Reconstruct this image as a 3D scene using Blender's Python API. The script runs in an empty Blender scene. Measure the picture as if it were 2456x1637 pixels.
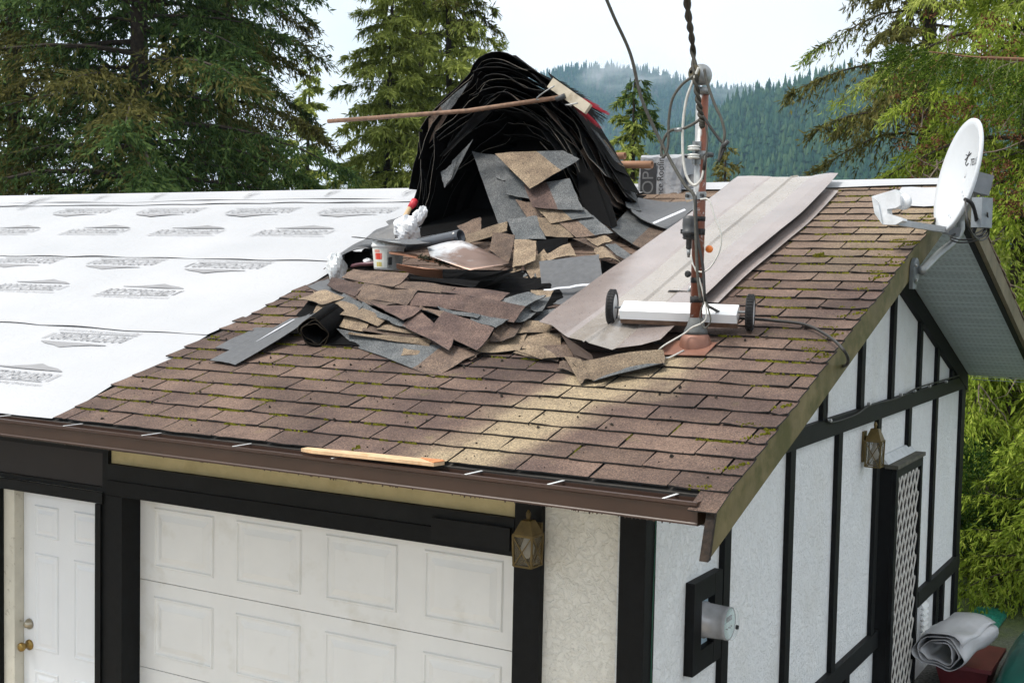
import bpy, math, random
import numpy as np
from mathutils import Vector, Matrix
RNG = np.random.default_rng(7)
random.seed(7)
scene = bpy.context.scene
COL = scene.collection
# ------------------------------------------------------------------ camera
FPX, YAW, PITCH, ROLL = 3018.39, 0.5267, 0.0558, 0.0203      # focal length in pixels of a 2456 px wide frame
IW, IH = 2456.0, 1637.0
CAM = Vector((2.342, -5.248, 3.434))
fw = Vector((-math.sin(YAW) * math.cos(PITCH), math.cos(YAW) * math.cos(PITCH), -math.sin(PITCH)))
rt = Vector((math.cos(YAW), math.sin(YAW), 0.0))
up = rt.cross(fw)
rt, up = math.cos(ROLL) * rt + math.sin(ROLL) * up, -math.sin(ROLL) * rt + math.cos(ROLL) * up
cam = bpy.data.cameras.new('camera')
cam.sensor_width = 36.0
cam.lens = 36.0 * FPX / IW
cam.clip_start = 0.05
cam.clip_end = 20000.0
co = bpy.data.objects.new('camera', cam)
COL.objects.link(co)
M = Matrix((rt, up, -fw)).transposed().to_4x4()
M.translation = CAM
co.matrix_world = M
scene.camera = co
# ------------------------------------------------------------------ light
SUN_EL, SUN_AZ = math.radians(57), math.radians(222)          # azimuth the light comes from, clockwise from +Y
world = bpy.data.worlds.new('World')
scene.world = world
world.use_nodes = True
nt = world.node_tree
nt.nodes.clear()
wo = nt.nodes.new('ShaderNodeOutputWorld')
wb = nt.nodes.new('ShaderNodeBackground')
sky = nt.nodes.new('ShaderNodeTexSky')
sky.sky_type = 'NISHITA'
sky.sun_disc = False
sky.sun_elevation = SUN_EL
sky.sun_rotation = SUN_AZ
sk = nt.nodes.new('ShaderNodeVectorMath'); sk.operation = 'SCALE'
sk.inputs['Scale'].default_value = 0.10
nt.links.new(sky.outputs[0], sk.inputs[0])
tc = nt.nodes.new('ShaderNodeTexCoord')
cn = nt.nodes.new('ShaderNodeTexNoise')
cn.inputs['Scale'].default_value = 2.2
cn.inputs['Detail'].default_value = 6
cn.inputs['Roughness'].default_value = 0.55
nt.links.new(tc.outputs['Generated'], cn.inputs['Vector'])
cr = nt.nodes.new('ShaderNodeValToRGB')                          # cloud cover, thin in a few places
cr.color_ramp.elements[0].position = 0.30; cr.color_ramp.elements[0].color = (0.62, 0.62, 0.62, 1)
cr.color_ramp.elements[1].position = 0.50; cr.color_ramp.elements[1].color = (1, 1, 1, 1)
nt.links.new(cn.outputs['Fac'], cr.inputs[0])
cn2 = nt.nodes.new('ShaderNodeTexNoise'); cn2.inputs['Scale'].default_value = 3.5; cn2.inputs['Detail'].default_value = 4
nt.links.new(tc.outputs['Generated'], cn2.inputs['Vector'])
cc = nt.nodes.new('ShaderNodeValToRGB')                          # the clouds' own brightness
cc.color_ramp.elements[0].position = 0.3; cc.color_ramp.elements[0].color = (1.00, 1.015, 1.03, 1)
cc.color_ramp.elements[1].position = 0.65; cc.color_ramp.elements[1].color = (1.16, 1.165, 1.17, 1)
nt.links.new(cn2.outputs['Fac'], cc.inputs[0])
wm = nt.nodes.new('ShaderNodeMix'); wm.data_type = 'RGBA'
nt.links.new(cr.outputs['Color'], wm.inputs['Factor'])
nt.links.new(sk.outputs[0], wm.inputs[6])
nt.links.new(cc.outputs['Color'], wm.inputs[7])
nt.links.new(wm.outputs[2], wb.inputs['Color'])
wb.inputs['Strength'].default_value = 1.0
nt.links.new(wb.outputs[0], wo.inputs['Surface'])
sl = bpy.data.lights.new('sun', 'SUN')
sl.energy = 3.6
sl.angle = math.radians(16)
sl.color = (1.0, 0.95, 0.87)
so = bpy.data.objects.new('sun', sl)
COL.objects.link(so)
sd = Vector((math.sin(SUN_AZ) * math.cos(SUN_EL), math.cos(SUN_AZ) * math.cos(SUN_EL), math.sin(SUN_EL)))
so.rotation_euler = sd.to_track_quat('Z', 'Y').to_euler()
vs = scene.view_settings
vs.view_transform = 'Standard'; vs.look = 'None'; vs.exposure = 0.24; vs.gamma = 1.0
scene.cycles.volume_bounces = 1
scene.cycles.max_bounces = 6
scene.cycles.diffuse_bounces = 3
scene.cycles.glossy_bounces = 3
scene.cycles.use_adaptive_sampling = True
scene.cycles.adaptive_threshold = 0.02
scene.cycles.transparent_max_bounces = 16
# ------------------------------------------------------------------ geometry helpers
OG, RY0, RZ0, RP, RL = 0.7081, -0.8369, 2.6220, 0.3308, 4.5114   # roof edge x, eave y z, pitch, slope length
CP, SP = math.cos(RP), math.sin(RP)
RN = Vector((0, -SP, CP))
RIDGE = (RY0 + RL * CP, RZ0 + RL * SP)
def RF(X, s, h=0.0):                       # a point in roof coordinates: along the eave, up the slope, above the deck
    return Vector((X, RY0 + s * CP, RZ0 + s * SP)) + RN * h
def ray(u, v):
    return fw + rt * ((u - IW / 2) / FPX) - up * ((v - IH / 2) / FPX)
def onp(u, v, n, q):
    d = ray(u, v)
    return CAM + d * ((Vector(q) - CAM).dot(n) / d.dot(n))
def aX(u, v, X): return onp(u, v, Vector((1, 0, 0)), (X, 0, 0))
def aY(u, v, Y): return onp(u, v, Vector((0, 1, 0)), (0, Y, 0))
def aZ(u, v, Z): return onp(u, v, Vector((0, 0, 1)), (0, 0, Z))
def aR(u, v, h=0.0): return onp(u, v, RN, RF(0, 0, h))
def rc(p):                                 # world point -> roof coordinates
    d = Vector(p) - RF(0, 0, 0)
    return d.x, d.y * CP + d.z * SP, d.dot(RN)

class MB:
    def __init__(self): self.v = []; self.f = []; self.m = []
    def add(self, vs, fs, mi=0):
        o = len(self.v)
        self.v.extend([tuple(p) for p in vs])
        for f in fs:
            self.f.append(tuple(o + i for i in f)); self.m.append(mi)
        return self
    def hexa(self, p, mi=0):               # 8 corners: bottom 4 ccw, top 4 ccw
        return self.add(p, [(3, 2, 1, 0), (4, 5, 6, 7), (0, 1, 5, 4), (1, 2, 6, 5), (2, 3, 7, 6), (3, 0, 4, 7)], mi)
    def box(self, a, b, mi=0):
        x0, y0, z0 = [min(a[i], b[i]) for i in range(3)]; x1, y1, z1 = [max(a[i], b[i]) for i in range(3)]
        return self.hexa([(x0, y0, z0), (x1, y0, z0), (x1, y1, z0), (x0, y1, z0), (x0, y0, z1), (x1, y0, z1), (x1, y1, z1), (x0, y1, z1)], mi)
    def obox(self, c, ax, ay, az, mi=0):   # oriented box: centre and three half-axes
        c, ax, ay, az = Vector(c), Vector(ax), Vector(ay), Vector(az)
        return self.hexa([c - ax - ay - az, c + ax - ay - az, c + ax + ay - az, c - ax + ay - az, c - ax - ay + az, c + ax - ay + az, c + ax + ay + az, c - ax + ay + az], mi)
    def bar(self, a, b, w, t, upv=(0, 0, 1), mi=0):
        a, b = Vector(a), Vector(b); d = (b - a); u = Vector(upv)
        s = d.cross(u).normalized(); n = s.cross(d).normalized()
        return self.obox((a + b) / 2, d / 2, s * w / 2, n * t / 2, mi)
    def tube(self, pts, r, n=8, mi=0, caps=True):
        pts = [Vector(p) for p in pts]
        rs = [r] * len(pts) if not hasattr(r, '__len__') else r
        t0 = (pts[1] - pts[0]).normalized()
        a = t0.orthogonal().normalized(); rings = []
        for i, p in enumerate(pts):
            t = (pts[min(i + 1, len(pts) - 1)] - pts[max(i - 1, 0)])
            t = t.normalized() if t.length > 1e-9 else t0
            a = (a - t * a.dot(t)); a = a.normalized() if a.length > 1e-6 else t.orthogonal().normalized()
            b = t.cross(a)
            rings.append([p + (a * math.cos(2 * math.pi * k / n) + b * math.sin(2 * math.pi * k / n)) * rs[i] for k in range(n)])
        vs = [q for g in rings for q in g]; fs = []
        for i in range(len(rings) - 1):
            for k in range(n):
                fs.append((i * n + k, i * n + (k + 1) % n, (i + 1) * n + (k + 1) % n, (i + 1) * n + k))
        if caps:
            fs.append(tuple(range(n))[::-1]); fs.append(tuple(range((len(rings) - 1) * n, len(rings) * n)))
        return self.add(vs, fs, mi)
    def lathe(self, c, axis, prof, n=20, mi=0, cap=True):   # prof: (distance along axis, radius)
        axis = Vector(axis).normalized(); c = Vector(c)
        a = axis.orthogonal().normalized(); b = axis.cross(a); vs = []; fs = []
        for (h, r) in prof:
            for k in range(n):
                w = 2 * math.pi * k / n
                vs.append(c + axis * h + (a * math.cos(w) + b * math.sin(w)) * r)
        for i in range(len(prof) - 1):
            for k in range(n):
                fs.append((i * n + k, i * n + (k + 1) % n, (i + 1) * n + (k + 1) % n, (i + 1) * n + k))
        if cap:
            fs.append(tuple(range(n))[::-1]); fs.append(tuple(range((len(prof) - 1) * n, len(prof) * n)))
        return self.add(vs, fs, mi)
    def prism(self, poly, off, mi=0):      # planar polygon extruded by a vector
        n = len(poly); off = Vector(off)
        vs = [Vector(p) for p in poly] + [Vector(p) + off for p in poly]
        fs = [tuple(range(n))[::-1], tuple(range(n, 2 * n))] + [(i, (i + 1) % n, n + (i + 1) % n, n + i) for i in range(n)]
        return self.add(vs, fs, mi)
    def sheet(self, grid, th, mtop=0, mbot=None, medge=None, split=None):
        # grid[i][j] of points -> a sheet of thickness th (below the surface); split(i, j) gives a top material
        ni, nj = len(grid), len(grid[0]); top = [[Vector(p) for p in r] for r in grid]; nor = []
        for i in range(ni):
            for j in range(nj):
                a = top[min(i + 1, ni - 1)][j] - top[max(i - 1, 0)][j]; b = top[i][min(j + 1, nj - 1)] - top[i][max(j - 1, 0)]
                n = a.cross(b); nor.append(n.normalized() if n.length > 1e-12 else Vector((0, 0, 1)))
        vs = [p for r in top for p in r] + [p - nor[k] * th for k, p in enumerate([p for r in top for p in r])]
        mbot = mtop if mbot is None else mbot; medge = mbot if medge is None else medge
        o = len(self.v); self.v.extend([tuple(p) for p in vs]); N = ni * nj
        def q(f, mi): self.f.append(tuple(o + i for i in f)); self.m.append(mi)
        for i in range(ni - 1):
            for j in range(nj - 1):
                a, b, c, d = i * nj + j, (i + 1) * nj + j, (i + 1) * nj + j + 1, i * nj + j + 1
                mt_ = split(i, j) if split else mtop; q((a, b, c), mt_); q((a, c, d), mt_); q((N + c, N + b, N + a), mbot); q((N + d, N + c, N + a), mbot)
        for i in range(ni - 1):
            for j, s in ((0, 1), (nj - 1, -1)):
                a, b = i * nj + j, (i + 1) * nj + j
                q((a, N + a, N + b, b) if s > 0 else (b, N + b, N + a, a), medge)
        for j in range(nj - 1):
            for i, s in ((0, 1), (ni - 1, -1)):
                a, b = i * nj + j, i * nj + j + 1
                q((b, N + b, N + a, a) if s > 0 else (a, N + a, N + b, b), medge)
        return self
    def build(self, name, mats, parent=None, smooth=False, origin=None, **kw):
        V = np.array(self.v, dtype=np.float64)
        if origin is None: origin = ((V[:, 0].min() + V[:, 0].max()) / 2, (V[:, 1].min() + V[:, 1].max()) / 2, V[:, 2].min())
        o = Vector(origin); me = bpy.data.meshes.new(name)
        me.from_pydata((V - np.array(o)).tolist(), [], self.f)
        if not isinstance(mats, (list, tuple)): mats = [mats]
        for m in mats: me.materials.append(m)
        if len(mats) > 1: me.polygons.foreach_set('material_index', self.m)
        if smooth: me.polygons.foreach_set('use_smooth', [True] * len(self.f))
        me.update()
        return link(name, me, o, parent, **kw)
def link(name, me, loc, parent=None, label=None, cat=None, group=None, kind=None):
    ob = bpy.data.objects.new(name, me); COL.objects.link(ob)
    if parent is not None:
        ob.parent = parent; ob.location = Vector(loc) - wloc(parent)
    else: ob.location = loc
    if label: ob['label'] = label
    if cat: ob['category'] = cat
    if group: ob['group'] = group
    if kind: ob['kind'] = kind
    return ob
def wloc(o):
    p = Vector(o.location)
    while o.parent: o = o.parent; p = p + Vector(o.location)
    return p
def thing(name, loc, label, cat, group=None): return link(name, None, loc, None, label, cat, group)
def bez(P, n=24):                           # smooth curve through points (Catmull-Rom)
    P = [Vector(p) for p in P]; Q = [P[0] * 2 - P[1]] + P + [P[-1] * 2 - P[-2]]; out = []
    k = max(2, n // (len(P) - 1))
    for i in range(1, len(Q) - 2):
        for j in range(k):
            t = j / k; a, b, c, d = Q[i - 1], Q[i], Q[i + 1], Q[i + 2]
            out.append(0.5 * ((2 * b) + (c - a) * t + (2 * a - 5 * b + 4 * c - d) * t * t + (3 * b - a - 3 * c + d) * t ** 3))
    out.append(P[-1]); return out
def npmesh(name, V, F, mats, parent=None, smooth=False, origin=(0, 0, 0), mi=None, **kw):   # big numpy meshes, F is (n,4) or (n,3)
    V = np.asarray(V, dtype=np.float32) - np.asarray(origin, dtype=np.float32); F = np.asarray(F, dtype=np.int32); k = F.shape[1]
    me = bpy.data.meshes.new(name); me.vertices.add(len(V)); me.vertices.foreach_set('co', V.ravel())
    me.loops.add(F.size); me.loops.foreach_set('vertex_index', F.ravel()); me.polygons.add(len(F))
    me.polygons.foreach_set('loop_start', np.arange(0, F.size, k, dtype=np.int32))
    if not isinstance(mats, (list, tuple)): mats = [mats]
    for m in mats: me.materials.append(m)
    if mi is not None: me.polygons.foreach_set('material_index', np.asarray(mi, dtype=np.int32))
    if smooth: me.polygons.foreach_set('use_smooth', np.ones(len(F), dtype=bool))
    me.update(calc_edges=True)
    return link(name, me, origin, parent, **kw)
# ------------------------------------------------------------------ materials
class NT:
    def __init__(self, name):
        self.mat = bpy.data.materials.new(name); self.mat.use_nodes = True; self.t = self.mat.node_tree
        self.b = self.t.nodes['Principled BSDF']; self.out = self.t.nodes['Material Output']
    def n(self, typ, **kw):
        o = self.t.nodes.new('ShaderNode' + typ)
        for k, v in kw.items():
            if k.startswith('_'): setattr(o, k[1:], v)
            else: o.inputs[k.replace('_', ' ')].default_value = v
        return o
    def l(self, a, b): self.t.links.new(a, b)
    def coord(self, which='Object'):
        if which == 'Position': return self.n('NewGeometry').outputs['Position']
        return self.n('TexCoord').outputs[which]
    def noise(self, sc, det=3, rough=0.5, co=None, dist=0.0):
        o = self.n('TexNoise', Scale=sc, Detail=det, Roughness=rough, Distortion=dist)
        if co is not None: self.l(co, o.inputs['Vector'])
        return o.outputs['Fac']
    def ramp(self, fac, stops):
        o = self.n('ValToRGB'); e = o.color_ramp.elements
        while len(e) < len(stops): e.new(0.5)
        for k, (p, c) in enumerate(stops): e[k].position = p; e[k].color = (*c, 1) if len(c) == 3 else c
        self.l(fac, o.inputs[0]); return o.outputs['Color']
    def mix(self, fac, a, b, mode='MIX'):
        o = self.n('Mix', _data_type='RGBA', _blend_type=mode)
        for s, x in ((o.inputs['Factor'], fac), (o.inputs[6], a), (o.inputs[7], b)):
            if hasattr(x, 'node'): self.l(x, s)
            else: s.default_value = x if not isinstance(x, tuple) or len(x) == 4 else (*x, 1)
        return o.outputs[2]
    def math(self, op, a, b=None):
        o = self.n('Math', _operation=op)
        for s, x in ((o.inputs[0], a), (o.inputs[1], b)):
            if x is None: continue
            if hasattr(x, 'node'): self.l(x, s)
            else: s.default_value = x
        return o.outputs[0]
    def bump(self, h, st=0.3, d=0.01):
        o = self.n('Bump', Strength=st, Distance=d); self.l(h, o.inputs['Height']); self.l(o.outputs[0], self.b.inputs['Normal'])
    def col(self, c):
        if hasattr(c, 'node'): self.l(c, self.b.inputs['Base Color'])
        else: self.b.inputs['Base Color'].default_value = (*c, 1)
    def set(self, rough=None, metal=None, spec=None, **kw):
        if rough is not None:
            if hasattr(rough, 'node'): self.l(rough, self.b.inputs['Roughness'])
            else: self.b.inputs['Roughness'].default_value = rough
        if metal is not None: self.b.inputs['Metallic'].default_value = metal
        if spec is not None: self.b.inputs['Specular IOR Level'].default_value = spec
        return self
MATS = {}
def simple(name, c, rough=0.6, metal=0.0, var=0.15, sc=14.0, bump=0.0, bsc=60.0, spec=0.5, dirt=None, dsc=5.0, dlo=0.5, dhi=0.75):
    if name in MATS: return MATS[name]
    t = NT(name); p = t.coord('Position')
    n = t.noise(sc, 4, 0.6, p)
    c1 = tuple(max(0, x * (1 - var)) for x in c); c2 = tuple(min(1, x * (1 + var)) for x in c)
    cc = t.ramp(n, [(0.3, c1), (0.7, c2)])
    if dirt:
        d = t.noise(dsc, 6, 0.65, p); cc = t.mix(t.ramp(d, [(dlo, (0, 0, 0)), (dhi, (1, 1, 1))]), cc, dirt)
    t.col(cc); t.set(rough, metal, spec)
    if bump: t.bump(t.noise(bsc, 4, 0.6, p), bump, 0.004)
    MATS[name] = t.mat; return t.mat
def granule(name, c, c2, patch=2.2, rnd=0.25, wash=False):
    t = NT(name); p = t.coord('Position')
    big = t.noise(patch, 3, 0.5, p)
    cc = t.ramp(big, [(0.36, c), (0.66, c2)])
    oi = t.n('ObjectInfo').outputs['Random']
    hv = t.n('HueSaturation'); t.l(cc, hv.inputs['Color'])
    t.l(t.math('ADD', t.math('MULTIPLY', oi, rnd * 2), 1.0 - rnd), hv.inputs['Value']); cc = hv.outputs[0]
    if wash:      # pale streak washed clean by run-off from the zinc-coated mast, slanting down the slope
        sx = t.n('SeparateXYZ'); t.l(p, sx.inputs[0])
        # streak centre x = 0.02 + 0.42*(y-0.45)
        w = t.noise(3.0, 3, 0.6, p)
        cx = t.math('ADD', t.math('MULTIPLY', t.math('SUBTRACT', sx.outputs['Y'], 0.35), 0.32), -0.10)
        d = t.math('ABSOLUTE', t.math('SUBTRACT', sx.outputs['X'], t.math('ADD', cx, t.math('MULTIPLY', t.math('SUBTRACT', w, 0.5), 0.5))))
        m1 = t.ramp(d, [(0.13, (1, 1, 1)), (0.34, (0, 0, 0))])
        m2 = t.ramp(sx.outputs['Y'], [(0.32, (1, 1, 1)), (0.45, (0, 0, 0))])
        ridge_light = t.ramp(t.math('ADD', t.math('MULTIPLY', sx.outputs['Y'], 0.3), t.math('MULTIPLY', t.noise(1.1, 2, 0.5, p), 0.35)), [(0.62, (0, 0, 0)), (0.95, (0.75, 0.75, 0.75))])  # paler towards the ridge: grazing light put into the colour
        cc = t.mix(t.math('MAXIMUM', t.math('MULTIPLY', m1, m2), ridge_light), cc, t.mix(m1, (0.21, 0.152, 0.112), (0.29, 0.228, 0.15)))
        lich = t.ramp(t.noise(7, 5, 0.7, p), [(0.62, (0, 0, 0)), (0.75, (0.5, 0.5, 0.5))])
        cc = t.mix(lich, cc, (0.14, 0.12, 0.05))
    g = t.noise(330, 2, 0.7, p); g2 = t.noise(120, 3, 0.6, p)
    cc = t.mix(0.45, cc, t.ramp(t.noise(17, 5, 0.7, p, 0.5), [(0.32, (0.62, 0.60, 0.60)), (0.52, (1, 1, 1)), (0.72, (1.32, 1.30, 1.24))]), 'MULTIPLY')
    sp = t.ramp(g, [(0.32, (0.25, 0.25, 0.25)), (0.5, (1, 1, 1)), (0.72, (1.9, 1.85, 1.75))])
    cc = t.mix(0.75, cc, sp, 'MULTIPLY')
    cc = t.mix(0.9, cc, t.ramp(g2, [(0.34, (0.5, 0.5, 0.5)), (0.5, (0.95, 0.95, 0.95)), (0.66, (1.5, 1.48, 1.42))]), 'MULTIPLY')
    t.col(cc); t.set(0.88, 0, 0.35); t.bump(g, 0.5, 0.003)
    MATS[name] = t.mat; return t.mat
G_ROOF = granule('shingle_weathered', (0.080, 0.052, 0.044), (0.148, 0.099, 0.077), 2.6, 0.24, True)
G_TAN = granule('shingle_tan', (0.235, 0.180, 0.125), (0.155, 0.115, 0.082), 9, 0.25)
G_BRN = granule('shingle_brown', (0.145, 0.103, 0.078), (0.09, 0.064, 0.052), 9, 0.25)
G_PUR = granule('shingle_purple', (0.072, 0.047, 0.042), (0.118, 0.079, 0.066), 9, 0.25)
G_SLT = granule('shingle_unworn_grey', (0.075, 0.082, 0.088), (0.12, 0.125, 0.13), 7, 0.2)
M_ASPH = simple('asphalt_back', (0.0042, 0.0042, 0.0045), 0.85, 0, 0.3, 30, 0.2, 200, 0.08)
M_EDGE = simple('asphalt_edge', (0.016, 0.015, 0.014), 0.85, 0, 0.5, 60, 0.2, 200)
M_STRIP = simple('asphalt_strip_grey', (0.085, 0.088, 0.094), 0.5, 0, 0.18, 30, 0.3, 150, 0.5)
def stucco(name, c, dirt):
    t = NT(name); p = t.coord('Position')
    a = t.noise(26, 5, 0.62, p, 0.6); b = t.noise(7, 3, 0.5, p)
    pit = t.ramp(t.noise(75, 2, 0.5, p, 1.0), [(0.33, (0.22, 0.23, 0.23)), (0.40, (1, 1, 1))])
    patch = t.ramp(t.noise(4, 3, 0.6, p), [(0.42, (0, 0, 0)), (0.62, (1, 1, 1))])
    cc = t.ramp(b, [(0.3, tuple(x * 0.93 for x in c)), (0.7, c)])
    cc = t.mix(t.math('MULTIPLY', patch, 0.30), cc, pit, 'MULTIPLY')
    cc = t.mix(t.ramp(t.noise(1.6, 5, 0.65, p), [(0.5, (0, 0, 0)), (0.85, (0.35, 0.35, 0.35))]), cc, dirt)
    t.col(cc); t.set(0.85, 0, 0.3)
    h = t.math('ADD', t.ramp(a, [(0.42, (0, 0, 0)), (0.55, (1, 1, 1))]), t.math('MULTIPLY', t.noise(110, 3, 0.6, p), 0.5))
    t.bump(h, 0.7, 0.006); MATS[name] = t.mat; return t.mat
M_STUC = stucco('stucco_white', (0.80, 0.815, 0.81), (0.55, 0.52, 0.42))
M_STUC2 = stucco('stucco_cream', (0.80, 0.78, 0.71), (0.50, 0.45, 0.30))
M_BLACK = simple('black_stained_board', (0.0050, 0.0055, 0.0058), 0.6, 0, 0.3, 20, 0.25, 90, 0.18, (0.03, 0.03, 0.027), 30, 0.7, 0.82)
M_BLACK2 = simple('black_stained_board_b', (0.0075, 0.008, 0.008), 0.6, 0, 0.3, 9, 0.25, 90, 0.2, (0.04, 0.04, 0.037), 60, 0.72, 0.82)
M_FASC = simple('fascia_olive', (0.155, 0.125, 0.055), 0.7, 0, 0.25, 3, 0.2, 60, 0.4, (0.075, 0.07, 0.016), 5.0, 0.42, 0.62)
M_ROT = simple('rotten_wood', (0.022, 0.014, 0.009), 0.9, 0, 0.7, 40, 0.8, 60)
M_GUT = simple('gutter_brown', (0.048, 0.026, 0.018), 0.36, 0, 0.12, 6, 0.05, 30, 0.5, (0.09, 0.07, 0.06), 60, 0.70, 0.82)
M_DOOR = simple('door_white', (0.78, 0.78, 0.76), 0.42, 0, 0.03, 4, 0.04, 90, 0.5, (0.62, 0.60, 0.53), 3, 0.55, 0.8)
M_DOOR2 = simple('entry_door_white', (0.80, 0.82, 0.84), 0.4, 0, 0.02, 4, 0.03, 90, 0.5)
M_JAMB = simple('jamb_cream', (0.62, 0.59, 0.50), 0.6, 0, 0.08, 8, 0.1, 60, 0.4, (0.30, 0.26, 0.19), 25, 0.6, 0.72)
def membrane():
    t = NT('underlayment_white'); p = t.coord('Position')
    n = t.noise(1.2, 4, 0.5, p); cc = t.ramp(n, [(0.3, (0.40, 0.41, 0.43)), (0.7, (0.45, 0.455, 0.475))])
    cc = t.mix(t.ramp(t.noise(60, 2, 0.5, p), [(0.76, (0, 0, 0)), (0.79, (0.6, 0.6, 0.6))]), cc, (0.25, 0.24, 0.22))
    t.col(cc); t.set(0.6, 0, 0.4); t.bump(t.math('ADD', t.noise(2.2, 3, 0.5, p), t.math('MULTIPLY', t.noise(7, 4, 0.65, p, 3.0), 0.35)), 0.5, 0.03)
    MATS['m'] = t.mat; return t.mat
M_MEMB = membrane()
M_INK = simple('grey_print', (0.245, 0.245, 0.255), 0.6, 0, 0.08)
M_INK2 = simple('dark_print', (0.02, 0.02, 0.022), 0.6)
M_GALV = simple('galvanised_steel', (0.30, 0.31, 0.31), 0.42, 0.75, 0.25, 25, 0.05, 60)
M_ALU = simple('bare_aluminium', (0.78, 0.79, 0.80), 0.25, 0.9, 0.08, 20)
M_WHITEMET = simple('white_enamel', (0.80, 0.81, 0.81), 0.25, 0, 0.03, 9)
M_RUBBER = simple('black_rubber', (0.014, 0.014, 0.015), 0.75, 0, 0.4, 30, 0.4, 80)
M_CABLE = simple('black_cable', (0.022, 0.021, 0.019), 0.55, 0, 0.3, 40)
M_CABLEG = simple('weathered_cable', (0.075, 0.072, 0.06), 0.6, 0, 0.3, 60)
M_CABLEW = simple('white_cable', (0.55, 0.54, 0.50), 0.5, 0, 0.15, 40)
M_GREY = simple('grey_plastic', (0.30, 0.31, 0.32), 0.45, 0, 0.06, 12)
M_DGREY = simple('dark_grey_plastic', (0.05, 0.052, 0.055), 0.5, 0, 0.15, 12)
M_MOSS = simple('moss', (0.125, 0.122, 0.012), 0.95, 0, 0.5, 40, 0.8, 200, 0.1, (0.04, 0.032, 0.008), 9, 0.52, 0.70)
M_DEBRIS = simple('debris', (0.02, 0.015, 0.01), 0.9, 0, 0.5, 50)
M_WOOD = simple('fresh_split_wood', (0.62, 0.42, 0.25), 0.7, 0, 0.2, 20, 0.3, 50, 0.3, (0.40, 0.20, 0.08), 10, 0.55, 0.7)
M_ASHW = simple('handle_wood', (0.50, 0.36, 0.21), 0.6, 0, 0.15, 20, 0.15, 60)
M_OLDW = simple('weathered_handle', (0.22, 0.13, 0.085), 0.65, 0, 0.3, 25, 0.2, 80, 0.3, (0.10, 0.07, 0.05), 18)
M_BRASS = simple('tarnished_brass', (0.13, 0.09, 0.028), 0.5, 0.4, 0.35, 18, 0.1, 60)
M_RED = simple('red_plastic', (0.55, 0.03, 0.045), 0.45)
M_SOIL = simple('sheathing', (0.05, 0.045, 0.04), 0.9)
# ------------------------------------------------------------------ setting: ground
def ground():
    t = NT('ground_grass_gravel'); p = t.coord('Position')
    a = t.noise(0.9, 5, 0.6, p); g = t.noise(30, 3, 0.6, p)
    grass = t.ramp(g, [(0.3, (0.03, 0.05, 0.012)), (0.7, (0.09, 0.12, 0.03))])
    grav = t.ramp(t.noise(45, 2, 0.5, p), [(0.3, (0.03, 0.028, 0.025)), (0.7, (0.16, 0.155, 0.145))])
    sx = t.n('SeparateXYZ'); t.l(p, sx.inputs[0])
    near = t.ramp(t.math('ADD', t.math('MULTIPLY', sx.outputs['Y'], 0.06), t.math('MULTIPLY', a, 0.3)), [(0.55, (0, 0, 0)), (0.66, (1, 1, 1))])
    t.col(t.mix(near, grav, grass)); t.set(0.95); t.bump(g, 0.6, 0.02)
    MB().add([(-2900, -2900, -0.05), (2900, -2900, -0.05), (2900, 2900, -0.05), (-2900, 2900, -0.05)], [(0, 1, 2, 3)]).build('ground', t.mat, origin=(0, 0, -0.05), kind='structure')
ground()
MB().add([(-10.5, -14, -0.046), (3.4, -14, -0.046), (3.4, -0.06, -0.046), (-10.5, -0.06, -0.046)], [(0, 1, 2, 3)]).build('bounce_slab', simple('warm_bounce_concrete', (0.36, 0.315, 0.25), 0.9, 0, .15, 3, .3, 60), kind='structure')  # unseen slab added to bounce warm light onto the house front
# ------------------------------------------------------------------ the house
XL = -9.6; YD = 7.486; YB = 7.62
house = thing('house', (0, 0, -0.05), 'low white stucco house with black timber trim and a half stripped shingle roof', 'house')
def zroof(Y, off=0.0):                     # deck height, front and back slope
    return (RZ0 + (Y - RY0) * math.tan(RP) if Y < RIDGE[0] else RIDGE[1] - (Y - RIDGE[0]) * math.tan(RP)) - off
TH = 0.165                                 # roof build-up above the soffit
gw = MB()
gw.prism([(0, 0.0, -0.05), (0, YD, -0.05), (0, YD, zroof(YD, TH)), (0, RIDGE[0], RIDGE[1] - TH), (0, 0.0, zroof(0, TH))], (-0.12, 0, 0))
gw.build('gable_wall', M_STUC, house)
fwm = MB()
GX0, GX1, GZ = -3.322, -0.655, 2.06         # garage opening
DX0, DX1, DZ = -4.33, -3.51, 2.04          # entry door opening
for a, b in (((XL, 0, -0.05), (DX0, 0.12, 2.75)), ((DX0, 0, DZ), (DX1, 0.12, 2.75)), ((DX1, 0, -0.05), (GX0, 0.12, 2.75)), ((GX0, 0, GZ), (GX1, 0.12, 2.75)), ((GX1, 0, -0.05), (-0.12, 0.12, 2.75))): fwm.box(a, b)
fwm.build('front_wall', M_STUC2, house)
MB().box((XL, YD - 0.12, -0.05), (-0.12, YD, zroof(YD, TH))).build('back_wall', M_STUC, house)
MB().prism([(XL, 0.12, -0.05), (XL, YD - .12, -0.05), (XL, YD - .12, zroof(YD - .12, TH)), (XL, RIDGE[0], RIDGE[1] - TH), (XL, 0.12, zroof(0.12, TH))], (-0.12, 0, 0)).build('end_wall', M_STUC, house)
def board(a, b, mat=M_BLACK, name='trim_board', parent=house, bev=0): return MB().box(a, b).build(name, mat, parent)
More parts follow.
